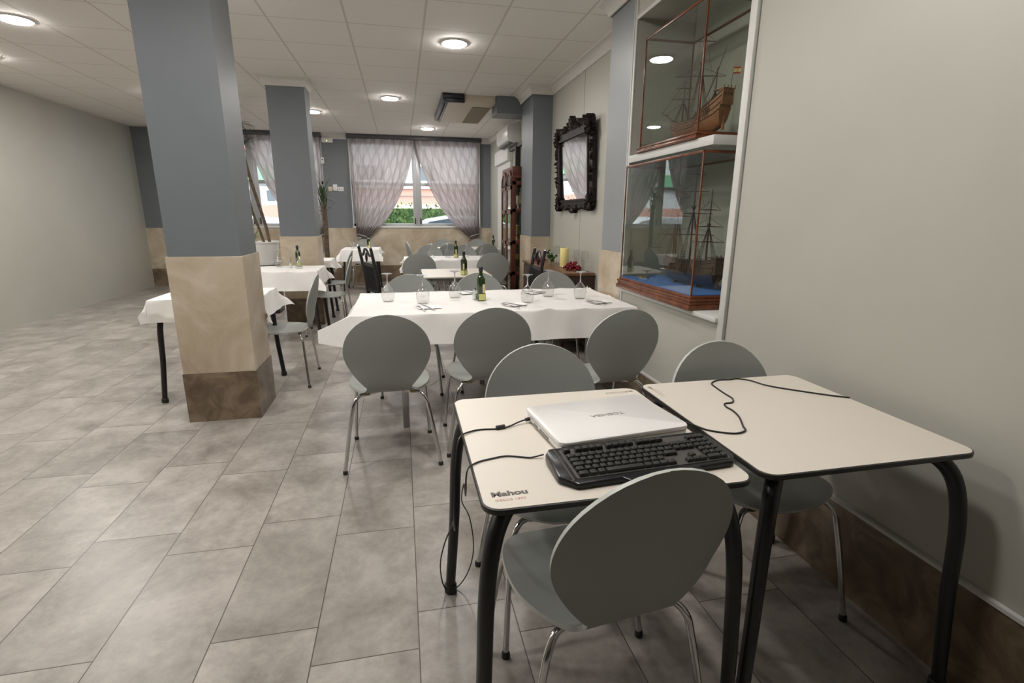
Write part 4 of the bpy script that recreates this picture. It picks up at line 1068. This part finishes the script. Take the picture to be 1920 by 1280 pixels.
for k in range(30):
    y = -ya-.1+(2*ya+.2)*(k+.5)/30
    leaf((0, y, za+.045), R(90+rnd.uniform(-45, 45)), rnd.uniform(.07, .115)+.04*(abs(y) < .04), .013, .03)
    leaf((0, y, -za-.04), R(-90+rnd.uniform(-45, 45)), rnd.uniform(.04, .065)+.02*(abs(y) < .05), .013, .03)
    if k % 3 == 0: ring((0, y, za+.06), .022, .007); ring((0, y, -za-.06), .020, .007)
for k in range(26):
    z = -za-.06+(2*za+.14)*(k+.5)/26
    for s_ in (-1, 1):
        leaf((0, s_*(ya+.05), z), R((0 if s_ > 0 else 180)+rnd.uniform(-70, 70)), rnd.uniform(.07, .11), .012, .03)
        if k % 3 == 0: ring((0, s_*(ya+.06), z), .022, .007)
for sy in (-1, 1):
    for sz in (-1, 1):
        for a_ in range(11): leaf((0, sy*(ya+.05), sz*(za+.03)), R(a_*33+10), .085, .013, .04)
        fm.ball((-.03, sy*(ya+.06), sz*(za+.05)), .028, 8)
for da in (-34, -17, 0, 17, 34):
    leaf((0, 0, za+.05), R(90+da), .15-.001*abs(da), .017, .04); leaf((0, 0, -za-.05), R(-90+da), .085, .015, .04)
fm.build('carved_frame', 'carved_wood', mt, smooth=35)

# ------------------------------------------------------------------ sideboard with candle, berries, glasses
SX0, SX1, SY0, SY1 = 1.46, XW-.018, 4.66, 6.22
t = thing('sideboard', 'low brown wooden sideboard under the carved mirror', 'sideboard', ((SX0+SX1)/2, (SY0+SY1)/2, 0)); a, b = (SX1-SX0)/2, (SY1-SY0)/2
MB().box(-a, a, -b, b, .772, .80).build('top_board', 'top_wood', t, bev=.004)
MB().box(-a+.02, a, -b+.02, b-.02, .12, .772).build('carcass', 'dark_wood', t, bev=.004)
for k in range(3):
    y0 = -b+.04+k*(2*b-.08)/3; d_ = MB().box(-a+.006, -a+.02, y0+.01, y0+(2*b-.08)/3-.01, .16, .74).build('door', 'dark_wood', t, bev=.003)
    MB().ball((-a-.004, y0+.05, .46), .012, 8).build('knob', 'brass', d_)
for sx in (-1, 1):
    for sy in (-1, 1): MB().lathe([(.018, 0), (.025, .06), (.022, .12)], 12, (sx*(a-.05)+.01, sy*(b-.06), 0)).build('leg', 'dark_wood', t)
ZS = .8005
t = thing('pillar_candle', 'thick pale yellow pillar candle on the sideboard', 'candle', (1.70, 5.26, ZS))
MB().lathe([(.055, 0), (.058, .004), (.055, .008)], 24).build('saucer', 'wine_glass_clear', t)
MB().lathe([(.046, .008), (.047, .012), (.047, .195), (.043, .203), (.03, .198), (.0001, .194)], 24).build('wax', 'candle', t)
MB().tube([(0, 0, .19), (.002, 0, .21)], .0015, 6).build('wick', 'black_rubber', t)
def berries(x, y, label, seed, n, sp):
    rnd = random.Random(seed); t = thing('berry_bunch', label, 'berries', (x, y, ZS), 0, 'red berry decorations'); m_ = MB()
    for i in range(n):
        r = rnd.uniform(.010, .016); px = rnd.gauss(0, sp*.45); py = rnd.gauss(0, sp); px = max(-.09, min(.09, px)); hgt = max(0, 1-abs(py)/(sp*2.2))*.07
        m_.ball((px, py, r+rnd.uniform(0, hgt)), r, 7)
    tag(m_.build('berries', 'red_berry', t, smooth=180), kind='stuff')
    MB().tube(spline([(0, -sp*1.6, .006), (0, 0, .02), (0, sp*1.6, .006)], 6), .003, 6).build('stem', 'leaf_dark', t)
berries(1.69, 4.96, 'bunch of dark red berries in front of the candle, right', 1, 90, .065)
berries(1.60, 5.90, 'bunch of red berries behind the black chair, left on sideboard', 2, 60, .055)
def ivy(x, y, label, seed):
    rnd = random.Random(seed); t = thing('ivy_sprig', label, 'plant', (x, y, ZS)); m_ = MB(); st = MB()
    MB().lathe([(.03, 0), (.035, .04), (.028, .08)], 16).build('glass_pot', 'wine_glass_clear', t)
    for k in range(7):
        e = Vector((rnd.uniform(-.05, .05), rnd.uniform(-.07, .07), rnd.uniform(.06, .16))); st.tube([(0, 0, .01), tuple(e*.6+Vector((0, 0, .03))), tuple(e)], .0018, 5)
        for q in range(4):
            c = e*(.5+.5*q/3)+Vector((rnd.uniform(-.015, .015), rnd.uniform(-.015, .015), .01)); s_ = rnd.uniform(.018, .028); r_m = Euler((rnd.uniform(-.8, .8), rnd.uniform(.6, 1.6), rnd.uniform(0, 6))).to_matrix()
            pl = [(0, -1, 0), (.7, -.5, 0), (.5, .1, 0), (1, .5, 0), (.25, .6, .1), (0, 1.2, 0), (-.25, .6, .1), (-1, .5, 0), (-.5, .1, 0), (-.7, -.5, 0)]
            m_.add([c+r_m @ Vector(p)*s_ for p in pl], [tuple(range(10))])
    st.build('stems', 'leaf_dark', t); m_.build('leaves', 'leaf_green', t, smooth=0)
ivy(1.66, 5.62, 'green ivy sprig between candle and left berries', 4)
gg = thing('table_glass', 'clear upright glass left of the candle on the sideboard', 'glass', (1.74, 5.46, ZS), 0, 'clear glasses on the sideboard')
MB().lathe([(.0001, .002), (.033, .002), (.034, .006), (.006, .012), (.0045, .06), (.008, .075), (.03, .10), (.038, .14), (.034, .20)], 24).build('bowl_and_stem', 'wine_glass_clear', gg, smooth=60)
dup(gg, (1.77, 5.06, ZS), 0, 'clear upright glass right of the candle, behind the berries')
dup(gg, (1.755, 5.72, ZS), 0, 'clear upright glass behind the ivy sprig')
dup(gg, (1.765, 4.80, ZS), 0, 'clear upright glass nearest the marble pilaster on the sideboard')

# ------------------------------------------------------------------ black chairs
def black_chair(x, y, deg, label, first=[None]):
    if first[0] is not None: return dup(first[0], (x, y, 0), R(deg), label)
    t = thing('black_dining_chair', label, 'chair', (x, y, 0), R(deg), 'black wooden dining chairs'); first[0] = t
    for sx in (-1, 1):
        MB().tube([(sx*.19, -.20, 0), (sx*.185, -.185, .44), (sx*.19, -.21, .70), (sx*.195, -.265, 1.0)], [.018, .022, .02, .016], 8).build('back_post', 'black_metal', t)
        MB().tube([(sx*.19, .19, 0), (sx*.19, .19, .43)], [.014, .021], 8).build('leg', 'black_metal', t)
        MB().ball((sx*.195, -.267, 1.008), .015, 8).build('finial', 'steel', t)
        MB().tube([(sx*.19, -.18, .2), (sx*.19, .18, .2)], .010, 6).build('stretcher', 'black_metal', t)
    MB().box(-.2, .2, -.2, .21, .43, .455).build('seat', 'black_metal', t, bev=.008)
    MB().tube(spline([(-.19, -.255, .94), (-.10, -.25, .92), (-.04, -.255, .975), (0, -.257, .985), (.04, -.255, .975), (.10, -.25, .92), (.19, -.255, .94)], 6), .012, 8).build('top_rail', 'black_metal', t)
    MB().box(-.19, .19, -.242, -.222, .80, .84).build('upper_rail', 'black_metal', t, bev=.004)
    MB().box(-.19, .19, -.205, -.185, .52, .55).build('lower_rail', 'black_metal', t, bev=.004)
    for k in range(7):
        xx_ = -.15+k*.05; MB().tube([(xx_, -.196, .54), (xx_, -.212, .68), (xx_, -.235, .81)], .0105, 6).build('back_slat', 'black_metal', t)
    MB().ball((0, -.25, .90), .022, 10, (1, .6, 2.4)).build('carved_motif', 'carved_wood', t)
    return t
black_chair(-.145, 5.72, -68, 'black slatted wooden chair with wavy top rail, left of the bare table')
black_chair(1.09, 5.0, 90, 'black slatted wooden chair between sideboard and long table, silver-tipped posts')

# ------------------------------------------------------------------ glazed cabinet
CX0, CX1, CY0, CY1, CH = 1.50, XW-.016, 7.0, 7.72, 1.86
t = thing('display_cabinet', 'tall cherry-red cabinet with twin arched glass doors beside the pillar', 'cabinet', ((CX0+CX1)/2, (CY0+CY1)/2, 0)); a, b = (CX1-CX0)/2, (CY1-CY0)/2
cb_ = MB(); cb_.box(-a, a, -b, b, 0, .10); cb_.box(-a-.01, a, -b-.01, b+.01, CH-.03, CH); cb_.box(a-.012, a, -b, b, .1, CH)
for y in (-b, b-.03):
    cb_.box(-a, -a+.05, y, y+.03, .1, CH); cb_.box(a-.05, a, y, y+.03, .1, CH)
    for z in (.1, .52, .95, 1.38, CH-.12): cb_.box(-a, a, y, y+.03, z, z+.05)
cb_.build('carcass', 'cherry_wood', t, bev=.002)
for sy in (-1, 1): MB().box(-a+.05, a-.05, sy*(b-.015)-.002, sy*(b-.015)+.002, .15, CH-.12).build('side_pane', 'case_glass', t, smooth=0)
for z in (.54, .97, 1.40): MB().box(-a+.02, a-.02, -b+.035, b-.035, z, z+.012).build('shelf', 'cherry_wood', t, smooth=0)
for k in (0, 1):
    y0 = -b+.01+k*(b-.01); y1 = y0+b-.012; ym = (y0+y1)/2; rw = (y1-y0)/2
    d_ = MB()
    d_.box(-a-.02, -a, y0, y0+.045, .1, CH-.02); d_.box(-a-.02, -a, y1-.045, y1, .1, CH-.02)
    for z in (.1, .50, .93, 1.36, 1.68): d_.box(-a-.02, -a, y0, y1, z, z+.05)
    # arched crest
    n = 16; ou = [(ym+rw*math.cos(PI*i/n), CH-.12+rw*1.15*math.sin(PI*i/n)) for i in range(n+1)]; inn = [(ym+(rw-.045)*math.cos(PI*i/n), CH-.12+(rw-.045)*1.15*math.sin(PI*i/n)) for i in range(n+1)]
    vs = [(-a-.02, y, z) for y, z in ou+inn] + [(-a, y, z) for y, z in ou+inn]; m_n = n+1; fs = []
    for i in range(n):
        fs += [(i, i+1, m_n+i+1, m_n+i), (2*m_n+i, 2*m_n+m_n+i, 2*m_n+m_n+i+1, 2*m_n+i+1), (i, 2*m_n+i, 2*m_n+i+1, i+1), (m_n+i, m_n+i+1, 3*m_n+i+1, 3*m_n+i)]
    d_.add(vs, fs); do = d_.build('door', 'cherry_wood', t, bev=.0)
    MB().box(-a-.012, -a-.008, y0+.045, y1-.045, .15, 1.68).build('door_pane', 'case_glass', do, smooth=0)
    MB().prism([(y, z) for y, z in inn], -a-.012, -a-.008, Matrix(((0, 0, 1, 0), (1, 0, 0, 0), (0, 1, 0, 0), (0, 0, 0, 1)))).build('arch_panel', 'dark_wood', do, smooth=0)
    MB().ball((-a-.03, (y1-.022) if k == 0 else (y0+.022), .92), .011, 8).build('knob', 'brass', do)
MB().box(-a, a, -b, b, CH, CH+.12).build('crown_box', 'cherry_wood', t, bev=.003)
rnd = random.Random(2); cxx, cyy = (CX0+CX1)/2, (CY0+CY1)/2
for si, z in enumerate((.552, .982, 1.412)):
    for k in range(4):
        y = cyy-b+.12+k*.16; sh = ['upper', 'middle', 'lower'][2-si]; wh = ['near end', 'near middle', 'far middle', 'far end'][k]
        o = MB().lathe([(.028, 0), (.03, .005), (.012, .02), (.012, .06), (.04, .09), (.045, .16+rnd.uniform(0, .08)), (.043, .16)], 16).build('ornament_vase', ['ceramic_white', 'bottle_green', 'brass', 'ceramic_white'][(k+si) % 4], None)
        o.location = (cxx+rnd.uniform(-.04, .04), y, z+.0005); tag(o, '%s ornamental vase at the %s of the cabinet %s shelf' % (['white', 'green', 'brass', 'white'][(k+si) % 4], wh, sh), 'vase', 'ornaments inside the glazed cabinet')

# ------------------------------------------------------------------ plants
t = thing('potted_yucca', 'tall plant with bare canes in a white pot left of the pillar', 'plant', (-1.87, 7.6, 0))
MB().box(-.17, .17, -.17, .17, 0, .66).build('plant_stand', 'dark_wood', t, bev=.01)
MB().lathe([(.19, .662), (.21, .668), (.215, .70), (.205, .70), (.20, .672)], 32).build('saucer', 'ceramic_white', t)
MB().lathe([(.165, .674), (.175, .68), (.205, .95), (.215, .955), (.215, .975), (.20, .975), (.19, .94)], 32).build('pot', 'ceramic_white', t)
MB().lathe([(.195, .93), (.0001, .94)], 24).build('potting_soil', 'soil', t, smooth=0)
MB().tube(spline([(.10, 0, .92), (.06, .02, 1.2), (.0, .0, 1.5), (-.07, 0, 1.85), (-.12, 0, 2.2)], 6), .021, 10).build('cane', 'cane', t)
MB().tube(spline([(.02, .05, .92), (-.03, .03, 1.15), (-.09, .02, 1.4), (-.13, 0, 1.8), (-.10, 0, 2.15), (-.14, 0, 2.45)], 6), .017, 10).build('cane', 'cane', t)
def blades(mb, c, n, L, wd, rnd, up=.5, droop=.8):
    for k in range(n):
        az = rnd.uniform(0, 2*PI); el = rnd.uniform(-.3, 1.3)*up; ln = L*rnd.uniform(.6, 1); d = Vector((math.cos(az), math.sin(az), 0)); sd = Vector((-d.y, d.x, 0)); vs = []
        for i in range(6):
            q = i/5; p = Vector(c)+d*ln*q*math.cos(el)+Vector((0, 0, ln*(q*math.sin(el)+.25*q-droop*.45*q*q))); w_ = wd*(1-q)**.6*(.5+q) if q < 1 else .0005; vs += [p-sd*w_, p+sd*w_]
        mb.add(vs, [(2*i, 2*i+1, 2*i+3, 2*i+2) for i in range(5)])
lm = MB(); rnd = random.Random(5); blades(lm, (-.12, 0, 2.2), 40, .35, .012, rnd); blades(lm, (-.14, 0, 2.45), 40, .32, .012, rnd, .3, 1.2); lm.build('leaves', 'leaf_dark', t, smooth=0)
lm = MB(); blades(lm, (-.10, 0, 1.0), 30, .22, .012, rnd, .9); lm.build('low_leaves', 'leaf_pale', t, smooth=0)
t = thing('dracaena', 'slim dracaena with spiky leaf tuft right of the free-standing pillar', 'plant', (-1.10, 8.0, 0))
MB().lathe([(.12, 0), (.15, .28), (.155, .30), (.14, .30), (.13, .27)], 24).build('pot', 'ceramic_white', t)
MB().lathe([(.13, .27), (.0001, .28)], 20).build('potting_soil', 'soil', t, smooth=0)
MB().tube(spline([(.02, 0, .26), (.01, 0, .8), (.02, 0, 1.2), (.01, 0, 1.5)], 6), [.034]*18+[.028], 10).build('cane', 'cane', t)
lm = MB(); rnd = random.Random(8)
for z in (1.35, 1.45, 1.55, 1.62): blades(lm, (.01, 0, z), 14, .30, .010, rnd, 1.1, .7)
for k in range(30):
    a_ = rnd.uniform(0, 6.28); q = rnd.uniform(.02, .07); z0 = rnd.uniform(1.25, 1.5); lm.add([(.01, 0, z0), (.01+q*math.cos(a_)-.006, q*math.sin(a_), z0+.25), (.01+q*math.cos(a_)+.006, q*math.sin(a_), z0+.25)], [(0, 1, 2)])
lm.build('leaves', 'leaf_dark', t, smooth=0)
bpy.context.view_layer.update()
